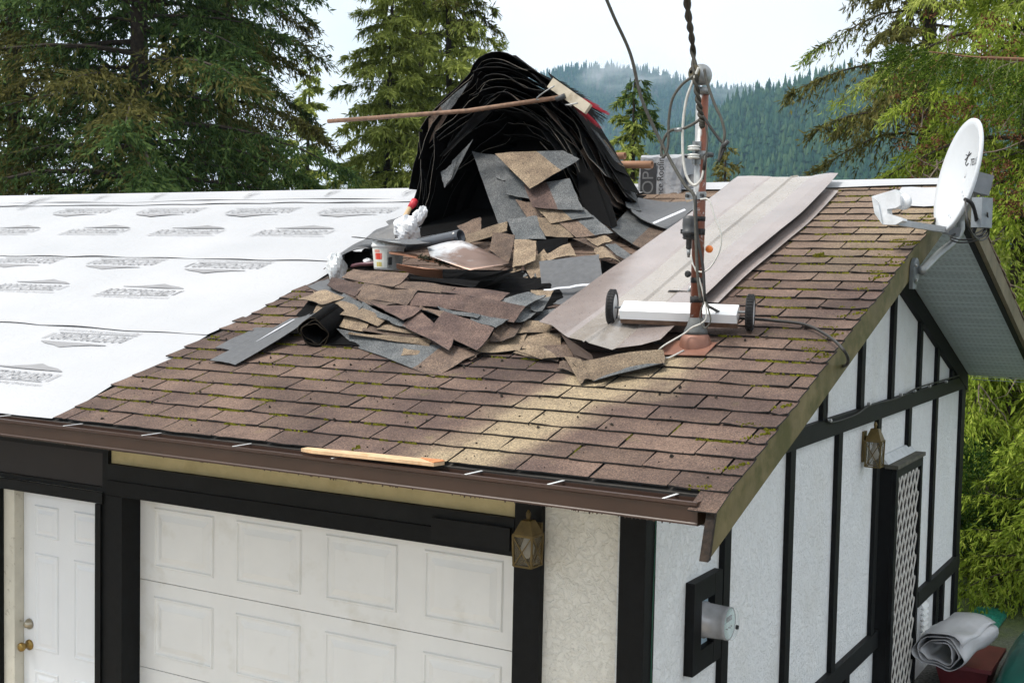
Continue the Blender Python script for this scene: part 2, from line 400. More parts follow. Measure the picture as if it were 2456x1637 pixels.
# front trim
board((-0.095, -0.035, -0.05), (0.035, -0.001, 2.62), name='corner_post')
board((0.001, -0.034, -0.05), (0.036, 0.085, 2.62), M_BLACK2, 'corner_post')
board((GX1 + 0.004, -0.04, -0.05), (-0.505, -0.001, 2.62), name='door_post')
board((GX0 - 0.12, -0.045, -0.05), (GX0 + 0.004, 0.0995, 2.058), M_BLACK, 'door_post')
board((GX0 - 0.12, -0.05, 2.062), (GX1 + 0.002, -0.001, 2.15), M_BLACK, 'header_beam')
board((GX0 - 0.12, -0.042, 2.152), (GX1 + 0.002, -0.001, 2.245), M_BLACK2, 'header_beam')
board((GX0 - 0.12, -0.012, 2.247), (GX1 + 0.002, -0.001, 2.49), simple('cream_bounce_tint', (0.50, 0.425, 0.235), 0.8, 0, .1, 6, .6, 40, .3, (.40, .33, .17), 8), 'bounce_tinted_strip')  # wall above the beam, yellow bounce light and grime put into its colour
MB().box((-1.12, -0.062, 2.09), (GX1 - 0.01, -0.052, 2.2)).build('header_cover_plate', M_BLACK2, house)
board((DX1 + 0.018, -0.036, -0.05), (GX0 - 0.123, -0.001, 2.40), M_BLACK, 'door_post')
board((DX0 - 0.55, -0.02, 2.10), (DX1 + 0.018, -0.001, 2.30), simple('dark_transom', (0.010, 0.006, 0.005), 0.6), 'transom_panel')
board((DX0 - 0.55, -0.03, 2.302), (DX1 + 0.018, -0.001, 2.36), M_BLACK2)
board((DX0 - 0.55, -0.03, 2.07), (DX1 + 0.016, -0.001, 2.098), M_BLACK2)
board((DX0 - 0.13, -0.05, 2.002), (DX1 + 0.03, -0.031, 2.068), M_BLACK2, 'door_frame')
board((DX1 - 0.03, -0.05, -0.05), (DX1 + 0.016, -0.001, 1.998), M_BLACK, 'door_frame')
board((DX0 - 0.13, -0.05, -0.05), (DX0 - 0.074, -0.001, 2.0), M_BLACK, 'door_frame')
# entry door with raised panels
ed = MB().box((DX0 + 0.031, 0.05, -0.04), (DX1 - 0.002, 0.09, DZ)).build('entry_door', M_DOOR2, house)
board((DX0 - 0.072, -0.02, -0.05), (DX0 + 0.028, 0.10, 2.03), M_JAMB, 'door_jamb')
def raised(parent, name, x0, x1, z0, z1, y, mat, d=0.012, e=0.035):
    b = MB()
    pts = lambda m, yy: [(x0 + m, yy, z0 + m), (x1 - m, yy, z0 + m), (x1 - m, yy, z1 - m), (x0 + m, yy, z1 - m)]
    rings = [pts(0, y), pts(0.006, y - d * 0.9), pts(0.014, y - d * 0.9), pts(0.02, y - 0.001), pts(0.02 + e * 0.35, y - 0.001), pts(0.02 + e, y - d), pts(0.021 + e, y - d * 1.1), ]
    vs = [p for r in rings for p in r]; fs = []
    for i in range(len(rings) - 1):
        for k in range(4): fs.append((i * 4 + k, i * 4 + (k + 1) % 4, (i + 1) * 4 + (k + 1) % 4, (i + 1) * 4 + k))
    n = (len(rings) - 1) * 4; fs.append((n, n + 1, n + 2, n + 3))
    return b.add(vs, fs).build(name, mat, parent)
for (z0, z1) in ((1.70, 1.905), (0.98, 1.60), (0.15, 0.85)):
    raised(ed, 'panel', -4.197, -3.975, z0, z1, 0.0495, M_DOOR2, 0.008, 0.03)
    raised(ed, 'panel', -3.838, -3.60, z0, z1, 0.0495, M_DOOR2, 0.008, 0.03)
kb = MB().lathe((DX0 + 0.085, 0.05, 1.00), (0, -1, 0), [(0, 0.034), (0.008, 0.034), (0.012, 0.02), (0.03, 0.013), (0.045, 0.022), (0.06, 0.029), (0.075, 0.026), (0.082, 0.012)], 20)
kb.build('door_knob', simple('brass_knob', (0.30, 0.20, 0.06), 0.3, 0.8), ed, True)
kb = MB().lathe((DX0 + 0.085, 0.05, 1.135), (0, -1, 0), [(0, 0.035), (0.012, 0.033), (0.02, 0.022), (0.035, 0.019), (0.037, 0.006)], 20)
kb.build('deadbolt', simple('nickel', (0.42, 0.38, 0.30), 0.3, 0.8), ed, True)
# garage door: four sections of four raised panels
gd = MB().box((GX0 - 0.02, 0.125, -0.04), (GX1 + 0.02, 0.15, 2.10)).build('garage_door', M_DOOR, house)
PW = 2.5824 / 4
for r in range(4):
    zb = 1.547 - 0.533 * r
    MB().box((GX0 - 0.02, 0.10, zb + 0.002), (GX1 + 0.02, 0.1245, zb + 0.5305)).build('door_section', M_DOOR, gd)
    for k in range(4):
        x0 = -3.3181 + 0.1221 + k * PW - 0.004
        raised(gd, 'panel', x0, x0 + 0.475, zb + 0.085, zb + 0.445, 0.0995, M_DOOR, 0.011, 0.05)
# gable trim
XT = 0.034
BW = 0.095
def batten(Y, z0, z1, m=M_BLACK): return MB().box((0.001, Y, z0), (XT - 0.004 * random.random(), Y + BW, z1)).build('batten', m, house)
ZB1a, ZB1b = 2.395, 2.515; ZB2a, ZB2b = 0.63, 0.765
for i, Y in enumerate((1.0, 2.08, 3.11, 4.16, 5.15, 6.17)):
    if Y == 4.16:
        batten(Y, ZB2b, ZB1a)
        continue
    batten(Y, ZB2b if Y > 1.5 else -0.05, ZB1a)
    if Y > 1.5: batten(Y + 0.35 if Y > 5 else Y + 0.38, -0.05, ZB2a)
batten(3.5 + 0.0, -0.05, ZB2a); batten(6.78, -0.05, ZB2a)
for Y in (1.80, 2.72, 3.63, 4.52, 5.47, 6.18, 6.85):
    if zroof(Y, TH) - 0.02 > ZB1b: batten(Y, ZB1b, zroof(Y, TH) - 0.02 - (0.10 if Y > RIDGE[0] else 0))
board((0.001, 0.90, ZB1a), (XT + 0.008, YD + 0.03, ZB1b), M_BLACK2, 'band_board')
board((0.001, 1.097, ZB2a), (XT + 0.008, 4.35, ZB2b), M_BLACK2, 'girt_board')
board((0.001, 5.72, ZB2a), (XT + 0.008, YD + 0.03, ZB2b), M_BLACK2, 'girt_board')
board((0.001, YD - 0.14, -0.05), (XT, YD + 0.035, ZB1a), M_BLACK, 'corner_post')
board((0.001, YD - 0.14, ZB1b), (XT, YD + 0.035, zroof(YD, TH) - 0.01), M_BLACK, 'corner_post')
rt_ = MB(); a0, a1 = RIDGE[0] + 0.1, YD + 0.06
rt_.prism([(0.001, a0, zroof(a0, TH + 0.003)), (0.001, a1, zroof(a1, TH + 0.003)), (0.001, a1, zroof(a1, TH + 0.14)), (0.001, a0, zroof(a0, TH + 0.14))], (XT + 0.012, 0, 0)).build('rake_trim', M_BLACK, house)
# ---------------- roof carcass
roof = link('roof', None, RF(0, 0), house)
rd = MB()
rd.hexa([RF(XL - .4, -0.005, -0.14), RF(OG - 0.035, -0.005, -0.14), RF(OG - 0.035, RL, -0.14), RF(XL - .4, RL, -0.14), RF(XL - .4, -0.005, -0.012), RF(OG - 0.035, -0.005, -0.012), RF(OG - 0.035, RL, -0.012), RF(XL - .4, RL, -0.012)])
rd.build('roof_deck', M_SOIL, roof)
def RB(X, s, h=0.0):                       # back slope, s measured down from the ridge
    return Vector((X, RIDGE[0] + s * CP, RIDGE[1] - s * SP)) + Vector((0, SP, CP)) * h
SB = (YB - RIDGE[0]) / CP
MB().hexa([RB(XL - .4, 0.0, -0.14), RB(OG - 0.035, 0.0, -0.14), RB(OG - 0.035, SB, -0.14), RB(XL - .4, SB, -0.14), RB(XL - .4, 0.0, -0.012), RB(OG - 0.035, 0.0, -0.012), RB(OG - 0.035, SB, -0.012), RB(XL - .4, SB, -0.012)]).build('roof_deck', M_SOIL, roof)
bk = MB()
for k in range(int(SB / 0.143) + 1):
    s1 = min(SB + 0.03, (k + 1) * 0.143 + 0.01)
    for X0 in np.arange(-2.0, OG, 0.333):
        X1 = min(X0 + 0.33, OG + 0.004 + random.uniform(-.004, .008))
        bk.hexa([RB(X0, k * .143, -0.011), RB(X1, k * .143, -0.011), RB(X1, s1, -0.006), RB(X0, s1, -0.006), RB(X0, k * .143, 0.0), RB(X1, k * .143, 0.0), RB(X1, s1, 0.008), RB(X0, s1, 0.008)])
bk.build('shingles', G_ROOF, roof, kind='stuff', label='shingles of the far roof slope seen edge on')
# rake boards, fascia, soffits
MB().hexa([RF(OG - .033, -0.22, -0.155), RF(OG, -0.22, -0.155), RF(OG, RL + 0.05, -0.155), RF(OG - .033, RL + 0.05, -0.155), RF(OG - .033, -0.10, -0.008), RF(OG, -0.10, -0.008), RF(OG, RL, -0.008), RF(OG - .033, RL, -0.008)]).build('rake_board', M_FASC, roof)
MB().hexa([RF(OG - .034, -0.226, -0.158), RF(OG + .001, -0.226, -0.158), RF(OG + .001, -0.20, -0.162), RF(OG - .034, -0.20, -0.162), RF(OG - .034, -0.107, -0.006), RF(OG + .001, -0.107, -0.006), RF(OG + .001, -0.085, -0.006), RF(OG - .034, -0.085, -0.006)]).build('rotten_board_end', M_ROT, roof)
MB().hexa([RB(OG - .033, 0.0, -0.155), RB(OG, 0.0, -0.155), RB(OG, SB, -0.155), RB(OG - .033, SB, -0.155), RB(OG - .033, 0.0, -0.014), RB(OG, 0.0, -0.014), RB(OG, SB, -0.014), RB(OG - .033, SB, -0.014)]).build('rake_board', simple('fascia_beige', (0.15, 0.125, 0.075), 0.7, 0, 0.2, 3, 0.2, 60, 0.4, (0.07, 0.07, 0.03), 5), roof)
MB().hexa([RB(OG - .075, 0.1, -0.16), RB(OG - .035, 0.1, -0.16), RB(OG - .035, SB, -0.16), RB(OG - .075, SB, -0.16), RB(OG - .075, 0.1, -0.143), RB(OG - .035, 0.1, -0.143), RB(OG - .035, SB, -0.143), RB(OG - .075, SB, -0.143)]).build('soffit_trim', M_BLACK2, roof)
def soffit_mat():
    t = NT('perforated_soffit'); p = t.coord('Object')
    sx = t.n('SeparateXYZ'); t.l(p, sx.inputs[0])
    t.col(t.ramp(t.noise(3, 3, 0.5, t.coord('Position')), [(0.3, (0.44, 0.52, 0.53)), (0.7, (0.50, 0.58, 0.58))])); t.set(0.5)
    return t.mat
M_SOF = soffit_mat()
M_HOLE = simple('soffit_hole', (0.15, 0.18, 0.18), 0.9)
# back gable overhang soffit: each vinyl panel with rows of slots
npan = int((SB) / 0.29) + 1
for k in range(npan):
    s0 = 0.02 + k * 0.29; s1 = min(s0 + 0.284, SB)
    if s1 <= s0: break
    m = MB()
    m.hexa([RB(0.05, s0, -0.1455), RB(OG - .036, s0, -0.1455), RB(OG - .036, s1, -0.1455), RB(0.05, s1, -0.1455), RB(0.05, s0, -0.1415), RB(OG - .036, s0, -0.1415), RB(OG - .036, s1, -0.1415), RB(0.05, s1, -0.1415)])
    for q in (0.09, 0.19): m.hexa([RB(0.05, s0 + q, -0.1485), RB(OG - .036, s0 + q, -0.1485), RB(OG - .036, s0 + q + .012, -0.1485), RB(0.05, s0 + q + .012, -0.1485), RB(0.05, s0 + q - .004, -0.1456), RB(OG - .036, s0 + q - .004, -0.1456), RB(OG - .036, s0 + q + .016, -0.1456), RB(0.05, s0 + q + .016, -0.1456)])
    for q in (0.025, 0.055, 0.125, 0.155, 0.225, 0.255):
        for j in range(15):
            x = 0.08 + j * 0.041 + (0.02 if int(q * 1000) % 2 else 0) ; s = s0 + q
            if s + .01 < s1: m.add([RB(x, s, -0.1462), RB(x + .022, s, -0.1462), RB(x + .022, s + .006, -0.1462), RB(x, s + .006, -0.1462)], [(3, 2, 1, 0)], 1)
    m.build('soffit_panel', [M_SOF, M_HOLE], roof)
MB().hexa([RF(0.0, 0.6, -0.146), RF(OG - .036, 0.6, -0.146), RF(OG - .036, RL, -0.146), RF(0.0, RL, -0.146), RF(0.0, 0.6, -0.142), RF(OG - .036, 0.6, -0.142), RF(OG - .036, RL, -0.142), RF(0.0, RL, -0.142)]).build('soffit_panel', M_SOF, roof)
EY = RY0
board((XL - .4, EY + 0.005, 2.508), (OG - 0.036, EY + 0.03, 2.595), simple('fascia_dark', (0.05, 0.03, 0.02), 0.7), 'fascia', roof)
MB().box((XL - .4, EY + 0.032, 2.500), (-0.02, -0.052, 2.512)).build('eave_soffit', simple('eave_soffit', (0.55, 0.50, 0.38), 0.8), roof)
# gutter
gp = [(-0.005, 2.6), (-0.005, 2.512), (-0.092, 2.512), (-0.099, 2.513), (-0.099, 2.519), (-0.095, 2.523), (-0.102, 2.582), (-0.112, 2.588), (-0.112, 2.600), (-0.098, 2.602)]
inn = [(-0.098, 2.597), (-0.106, 2.595), (-0.106, 2.590), (-0.099, 2.586), (-0.092, 2.518), (-0.009, 2.518), (-0.009, 2.6)]
dz = lambda X: 0.013 * (0.62 - X) / 4.0
g = MB(); prof = [(y + EY - 0.0, z) for y, z in gp] + [(y + EY, z) for y, z in inn]
def ring(X): return [Vector((X, y, z + min(dz(X), .03))) for y, z in prof]
n = len(prof); A, B = ring(XL - .4), ring(0.635)
g.add(A + B, [(i, n + i, n + (i + 1) % n, (i + 1) % n) for i in range(n)])
gutter = g.build('gutter', M_GUT, roof)
g = MB(); pr = [(y + EY - .001, z - .001) for y, z in gp]
g.add([Vector((0.6352, y, z)) for y, z in pr] + [Vector((0.6382, y, z)) for y, z in pr], [tuple(range(len(pr))), tuple(range(len(pr), 2 * len(pr)))[::-1]] + [(i, len(pr) + i, len(pr) + (i + 1) % len(pr), (i + 1) % len(pr)) for i in range(len(pr))])
g.build('gutter_end_cap', M_GUT, gutter)
for u, v in ((1622, 1183), (1350, 1152), (1153, 1130), (0, 0)):
    if u == 0: break
    q = aZ(u, v, 2.603)
    MB().bar((q.x, EY - 0.112, 2.603 + dz(q.x)), (q.x + 0.01, EY - 0.0, 2.605 + dz(q.x)), 0.012, 0.002).build('gutter_hanger', M_WHITEMET, gutter)
for X in (-1.05, -1.62, -2.2, -2.75, -3.3):
    MB().bar((X, EY - 0.112, 2.603 + dz(X)), (X + 0.01, EY, 2.605 + dz(X)), 0.010, 0.002).build('gutter_hanger', M_WHITEMET, gutter)
m = MB()
for k in range(260):
    X = random.uniform(-4.2, 0.6); y = EY - random.uniform(0.03, 0.07); w = random.uniform(.01, .03)
    m.obox((X, y, 2.545 + random.uniform(0, .03)), (w, 0, w * .3), (0, w * .6, 0), (0, 0, w * .35))
m.build('gutter_debris', simple('gutter_silt', (0.035, 0.033, 0.028), 0.95, 0, 0.6, 60), gutter, kind='stuff')
m = MB()
for k in range(150):
    X = random.uniform(-3.6, 0.6); r = random.uniform(.002, .0045)
    m.lathe((X, EY - 0.09 - random.uniform(-.02, .006), 2.5125 + dz(X)), (0, 0, -1), [(-.002, r), (r * 1.2, r * .9), (r * 2.2, r * .3)], 5)
m.build('water_drops', M_GUT, gutter, True, kind='stuff')
# ---------------- shingle tabs
EX, TW, X0S = 0.143, 0.333, 0.4776
def tab_mesh(w, curl, seed, L=EX + 0.03):
    r = random.Random(seed); nx, ny = 6, 3; grid = []
    ph, am = r.uniform(0, 6), r.uniform(0.0, 0.0025)
    for i in range(nx + 1):
        row = []
        for j in range(ny + 1):
            x = w * i / nx; y = L * j / ny
            e = (1 - j / ny) ** 2
            z = 0.0085 * (1 - y / EX) + e * (am * math.sin(ph + i * 1.3) + curl * ((i / nx - .5) * 2) ** 2 * 0.008 + r.uniform(0, .0015))
            yy = y + (r.uniform(-.0022, .0022) if j == 0 else 0)
            xx = x + (r.uniform(-.002, .002) if i in (0, nx) else 0)
            row.append((xx, yy, z))
        grid.append(row)
    mb = MB().sheet(grid, 0.0065, 0, 1, 1)
    me = bpy.data.meshes.new('shingle'); me.from_pydata(mb.v, [], mb.f); me.materials.append(G_ROOF); me.materials.append(M_EDGE)
    me.polygons.foreach_set('material_index', mb.m); me.update(); return me
FULL = [tab_mesh(TW - 0.010, random.uniform(-.1, .5), k) for k in range(14)]
ROOFROT = Matrix.Rotation(RP, 4, 'X')
XMEM = -2.96
def hidden(X, s):                          # under the heap, the stack or the valley metal
    if -2.35 < X < -1.0 and 1.35 < s < 4.6: return True
    if -2.9 < X < -1.0 and s > 2.5: return True
    if -1.0 < X < -0.75 and 1.9 < s < 3.4: return True
    if -0.75 < X < -0.15 and s > 1.6: return True
    return False
stf = MB(); MOSSPTS = []; ntab = 0
def jag(i): return XMEM + 0.02 * math.sin(i * 1.7) + 0.015 * math.sin(i * 4.1) + (0.05 if i > 14 else 0)
for i in range(32):
    off = 0.0 if i % 2 == 0 else TW / 2
    lo = jag(i)
    k0 = math.floor((lo - X0S - off) / TW)
    for k in range(k0, 4):
        a = X0S + off + k * TW; b = a + TW - 0.010
        a2, b2 = max(a, lo), min(b, OG + 0.012 + random.uniform(-0.006, 0.004))
        if b2 - a2 < 0.015: continue
        s = i * EX; mid = (a2 + b2) / 2
        if s > RL - 0.16: continue
        full = (a2 == a and b2 == b)
        if hidden(mid, s):
            stf.hexa([RF(a2, s, -0.004), RF(b2, s, -0.004), RF(b2, s + EX, -0.008), RF(a2, s + EX, -0.008), RF(a2, s, 0.005), RF(b2, s, 0.005), RF(b2, s + EX, 0.0), RF(a2, s + EX, 0.0)]); continue
        me = random.choice(FULL) if full else tab_mesh(b2 - a2, random.uniform(0, .8), 1000 + ntab)
        ob = bpy.data.objects.new('shingle', me); COL.objects.link(ob); ob.parent = roof
        ob.matrix_parent_inverse = Matrix.Identity(4)
        ob.location = RF(a2 + random.uniform(-.0015, .0015), s + random.uniform(-.004, .004), 0.0) - wloc(roof)
        ob.rotation_euler = (RP, 0, random.uniform(-.004, .004)); ntab += 1
        MOSSPTS.append((a2, b2, s, full))
stf.build('shingles', G_ROOF, roof, kind='stuff', label='old shingles covered by the torn heap')
print('tabs', ntab)
# overhanging corner piece at the gutter end
MB().sheet([[RF(OG - 0.10 + 0.09 * i, -0.135 + 0.19 * j, 0.006 - 0.01 * (1 - j)) for j in (0, .5, 1)] for i in (0, .5, 1.25)], 0.005, 0, 1).build('shingle', [G_ROOF, M_EDGE], roof)
# moss and crumbs
def lump(mb, X, s, h, a, b, c, rot=0.0, r=random):
    ca, sa = math.cos(rot), math.sin(rot); vs = []
    for k in range(6):
        w = 2 * math.pi * k / 6 + r.uniform(-.3, .3); q = r.uniform(.7, 1.2)
        x, y = a * math.cos(w) * q, b * math.sin(w) * q
        vs.append(RF(X + x * ca - y * sa, s + x * sa + y * ca, h - 0.002))
    for k in range(3):
        w = 2 * math.pi * k / 3 + r.uniform(-.5, .5)
        x, y = a * .45 * math.cos(w), b * .45 * math.sin(w)
        vs.append(RF(X + x * ca - y * sa, s + x * sa + y * ca, h + c * r.uniform(.7, 1.1)))
    fs = [(6, 7, 8)]
    for k in range(6):
        t0 = 6 + (k // 2); t1 = 6 + (((k + 1) // 2) % 3)
        fs.append((k, (k + 1) % 6, t1) if t0 == t1 else (k, (k + 1) % 6, t1, t0))
    mb.add(vs, fs)
def washed(X, s):
    Y = RY0 + s * CP
    return Y < 0.42 and abs(X - (-0.10 + (Y - 0.35) * 0.32)) < 0.33
ms = MB()
for (a, b, s, full) in MOSSPTS:
    mid = (a + b) / 2
    if washed(mid, s + .05): continue
    left = mid < -0.9
    dens = (0.9 if left else 0.55) * (1.0 if s > 0.1 else 0.15)
    nrun = random.randint(1, 4) if random.random() < dens else 0
    for q in range(nrun):
        c0 = random.uniform(a, b); ln = random.uniform(.02, .16)
        for k in range(int(ln / 0.011)):
            x = c0 + k * 0.011
            if x > b or random.random() < .18: continue
            lump(ms, x, s - random.uniform(.001, .006), 0.002, random.uniform(.006, .013), random.uniform(.0035, .0075), random.uniform(.004, .010))
    if full and random.random() < (0.75 if left else 0.6) and s > 0.05:
        y0, y1 = sorted((random.uniform(0, EX), random.uniform(0, EX)))
        for k in range(int((y1 - y0) / 0.009)):
            lump(ms, a - 0.0035, s + y0 + k * 0.009, 0.002, random.uniform(.003, .006), random.uniform(.005, .009), random.uniform(.003, .007))
    if random.random() < .05:
        for k in range(random.randint(6, 16)): lump(ms, random.uniform(a, b) * 0 + mid + random.gauss(0, .02), s + random.gauss(0.03, .012), 0.006, .009, .008, random.uniform(.006, .014), random.uniform(0, 3))
for i in range(0, 26):                     # thick tufts where the rake courses end
    if random.random() < .75:
        for k in range(random.randint(8, 26)):
            t = random.random(); X = OG - 0.15 + 0.1 * t + random.gauss(0, .008) + (i % 2) * 0.05
            lump(ms, X, i * EX + 0.02 + 0.09 * t * (i % 2) + random.gauss(0, .008), 0.006, random.uniform(.005, .010), random.uniform(.004, .008), random.uniform(.004, .010))
for c in range(9):
    X, s = random.uniform(-2.6, .5), random.uniform(.15, 3.4)
    if hidden(X, s) or washed(X, s): continue
    for k in range(22): lump(ms, X + random.gauss(0, .016), s + random.gauss(0, .010), 0.006, .010, .008, random.uniform(.008, .02))
ms.build('moss', M_MOSS, roof, kind='stuff', label='yellow green moss in the joints of the old shingles')
db = MB()
for k in range(230):
    X, s = random.uniform(-2.9, .6), abs(random.gauss(0.9, .75))
    if s > 3.5 or (hidden(X, s)): continue
    q = random.choice((.6, .6, .8, 1, 1.7)); lump(db, X, s, 0.009, random.uniform(.004, .008) * q, random.uniform(.003, .006) * q, random.uniform(.003, .007) * q, random.uniform(0, 3))
db.build('roof_crumbs', M_DEBRIS, roof, kind='stuff', label='dark crumbs of dirt scattered on the shingles')
# ---------------- underlayment strips
RJ = random.Random(3)
def memb_strip(s0, s1, x1f, h, name='underlayment_strip', xl=XL - .38):
    nx, ns = 90, 6; xr = x1f; grid = []
    for i in range(nx + 1):
        row = []
        for j in range(ns + 1):
            s = s0 + (s1 - s0) * j / ns; X = xl + (xr(s) - xl) * i / nx
            wv = 0.003 * math.sin(X * 2.3 + s * 3.5 + math.sin(s * 5)) + 0.002 * math.sin(X * 5.1 - s * 7) + 0.003 * math.sin(X * 7.3 + 1.3) * (1 if j == 0 else .4)
            row.append(RF(X, s + (0.008 * math.sin(X * 2.2) + 0.004 * math.sin(X * 9)) * (1 if j in (0,) else 0), h + abs(wv) + (0.002 + 0.004 * max(0, math.sin(X * 4.3)) if j == 0 else 0)))
        grid.append(row)
    return MB().sheet(grid, 0.002, 0, 1, 1).build(name, [M_MEMB, simple('membrane_edge', (0.05, 0.05, 0.05), .8)], roof)
xb = lambda s: XMEM - 0.012 + 0.022 * math.sin(s * 9) + 0.012 * math.sin(s * 23) + (0.06 if 1.5 < s < 1.62 else 0)
strips = [memb_strip(0.005, 1.30, xb, -0.004), memb_strip(1.22, 2.72, xb, 0.0), memb_strip(2.62, 4.22, lambda s: xb(s) + .25, 0.004), memb_strip(4.12, RL + .01, lambda s: -2.0, 0.009)]
cap = MB(); grid = []
for i in range(121):
    X = XL - .38 + (OG - 0.02 - XL + .38) * i / 120; row = []
    for j, (fb, s) in enumerate(((0, 4.23 + .02 * math.sin(X * 2.1) + (0.11 if X > -1.5 else 0)), (0, 4.42), (0, RL - 0.03), (2, 0), (1, 0.03), (1, 0.25), (1, 0.5))):
        hh = 0.016 + 0.004 * math.sin(X * 4 + j)
        row.append(RF(X, s, hh) if fb == 0 else RB(X, s, hh) if fb == 1 else Vector((X, RIDGE[0], RIDGE[1] + 0.020)))
    grid.append(row)
capo = MB().sheet(grid, 0.003, 0, 0, 1).build('ridge_underlayment', [M_MEMB, simple('membrane_edge', (0.05, 0.05, 0.05), .8)], roof)
pw = MB().sheet([[RF(0.33 + 0.35 * i + (0.03 * math.sin(j * 2) if i == 0 else 0), 3.86 + 0.44 * j + 0.012 * math.sin(i * 5), 0.016 + 0.004 * math.sin(i * 7 + j)) for j in (0, .25, .5, .75, 1)] for i in (0, .25, .5, .75, 1)], 0.003, 0, 0, 1).build('underlayment_patch', [M_MEMB, M_EDGE], roof)
# print on the underlayment: curved wordmark with a mountain stroke above
def text_mesh(body, size, extr=0.0, cx=True):
    cu = bpy.data.curves.new('t', 'FONT'); cu.body = body; cu.size = size; cu.extrude = extr
    if cx: cu.align_x = 'CENTER'
    ob = bpy.data.objects.new('t', cu); COL.objects.link(ob)
    dg = bpy.context.evaluated_depsgraph_get(); me = bpy.data.meshes.new_from_object(ob.evaluated_get(dg))
    bpy.data.objects.remove(ob); bpy.data.curves.remove(cu)
    V = np.array([v.co[:] for v in me.vertices]); F = [tuple(p.vertices) for p in me.polygons]; bpy.data.meshes.remove(me)
    return V, F
def logo_mesh():
    V, F = text_mesh('ROOFTOPGUARD II', 0.115); V[:, 0] *= 0.58 / max(1e-6, np.ptp(V[:, 0])) ; V[:, 0] += 0.0; V[:, 0] += 0.12 * V[:, 1]
    mb = MB(); mb.add([(x, y + 0.035, 0) for x, y, z in V], F)
    V2, F2 = text_mesh('High Performance Roofing Underlayment', 0.035); V2[:, 0] *= 0.60 / np.ptp(V2[:, 0]); mb.add([(x, y - 0.02, 0) for x, y, z in V2], F2, 1)
    top = [(-0.22, 0.16), (-0.12, 0.165), (-0.02, 0.19), (0.05, 0.215), (0.12, 0.19), (0.20, 0.175), (0.26, 0.15)]
    low = [(-0.22, 0.152), (-0.12, 0.148), (-0.02, 0.146), (0.05, 0.146), (0.12, 0.146), (0.20, 0.146), (0.26, 0.144)]
    for i in range(6): mb.add([(*low[i], 0), (*low[i + 1], 0), (*top[i + 1], 0), (*top[i], 0)], [(0, 1, 2, 3)])
    for i in range(10):
        x0, x1 = -0.30 + i * 0.056, -0.30 + (i + 1) * 0.056; f = lambda x: 0.016 + 0.006 * math.sin(x * 9)
        mb.add([(x0, f(x0), 0), (x1, f(x1), 0), (x1, f(x1) + .007, 0), (x0, f(x0) + .007, 0)], [(0, 1, 2, 3)])
    me = bpy.data.meshes.new('printed_logo'); me.from_pydata(mb.v, [], mb.f); me.materials.append(M_INK); me.materials.append(simple('faint_print', (0.36, 0.36, 0.37), .6)); me.polygons.foreach_set('material_index', mb.m); me.update(); return me
LOGO = logo_mesh()
def put_logo(parent, X, s, h, rotz=0.0, sc=1.0, me=None):
    ob = bpy.data.objects.new('printed_logo', me or LOGO); COL.objects.link(ob); ob.parent = parent
    ob.matrix_parent_inverse = Matrix.Identity(4)
    ob.matrix_local = Matrix.Translation(RF(X, s, h) - wloc(parent)) @ ROOFROT @ Matrix.Rotation(rotz, 4, 'Z') @ Matrix.Diagonal((sc, sc, 1, 1))
pxl = lambda u, v: rc(aR(u, v, 0.006))
for st, pts, inv in ((0, [(20, 900), (210, 908)], 0), (0, [(200, 812), (470, 832)], 1), (1, [(65, 690), (330, 703), (600, 713)], 0), (1, [(55, 628), (290, 632), (535, 640), (780, 645)], 1),
                     (2, [(15, 557), (225, 557), (445, 559), (700, 560)], 0), (2, [(195, 510), (400, 510), (620, 510), (850, 510)], 1)):
    for u, v in pts:
        X, s, h = pxl(u, v)
        if X < xb(s) - 0.33 or st == 2: put_logo(strips[st], X, s + (0.08 if not inv else 0.10) - .08 + (0.1 if inv else -0.06), [0.003, 0.007, 0.013][st], math.pi if inv else 0.0, 1.22)
for u, v in ((95, 485), (1930, 452)):
    X, s, h = rc(aR(u, v, 0.02)); put_logo(capo, X, min(s, 4.40) - .02, 0.026, math.pi / 2, 0.75)
for X in (-7.2, -6.45, -5.3, -4.4, -3.6): put_logo(capo, X, 4.37, 0.028, math.pi / 2, 0.36)
# ------------------------------------------------------------------ foliage
def leafmat(name, c1, c2, c3, tr=0.35):
    t = NT(name)
    ri = t.n('NewGeometry').outputs['Random Per Island']; p = t.coord('Position')
    cc = t.ramp(ri, [(0.0, c1), (0.55, c2), (1.0, c3)])
    cc = t.mix(0.7, cc, t.ramp(t.noise(0.9, 3, 0.6, p), [(0.3, (0.7, 0.75, 0.7)), (0.7, (1.3, 1.28, 1.15))]), 'MULTIPLY')
    t.t.nodes.remove(t.b); d = t.n('BsdfDiffuse'); r = t.n('BsdfTranslucent'); m = t.n('MixShader', Fac=tr)
    t.l(cc, d.inputs['Color']); t.l(cc, r.inputs['Color']); t.l(d.outputs[0], m.inputs[1]); t.l(r.outputs[0], m.inputs[2]); t.l(m.outputs[0], t.out.inputs['Surface'])
    return t.mat
L_HEM = leafmat('hemlock_foliage', (0.034, 0.062, 0.024), (0.07, 0.118, 0.04), (0.135, 0.19, 0.065), .42)
L_OLV = leafmat('olive_foliage', (0.062, 0.064, 0.024), (0.122, 0.118, 0.04), (0.20, 0.18, 0.07), .42)
L_CED = leafmat('cedar_foliage', (0.15, 0.185, 0.045), (0.30, 0.345, 0.085), (0.46, 0.50, 0.16), .45)
L_CEDR = leafmat('near_cedar_foliage', (0.12, 0.175, 0.022), (0.25, 0.335, 0.045), (0.42, 0.48, 0.10), .45)
L_SHR = leafmat('shrub_foliage', (0.012, 0.03, 0.010), (0.035, 0.075, 0.016), (0.12, 0.17, 0.03))
L_CONE = leafmat('cone_clusters', (0.06, 0.03, 0.016), (0.12, 0.055, 0.03), (0.17, 0.085, 0.05), 0.1)
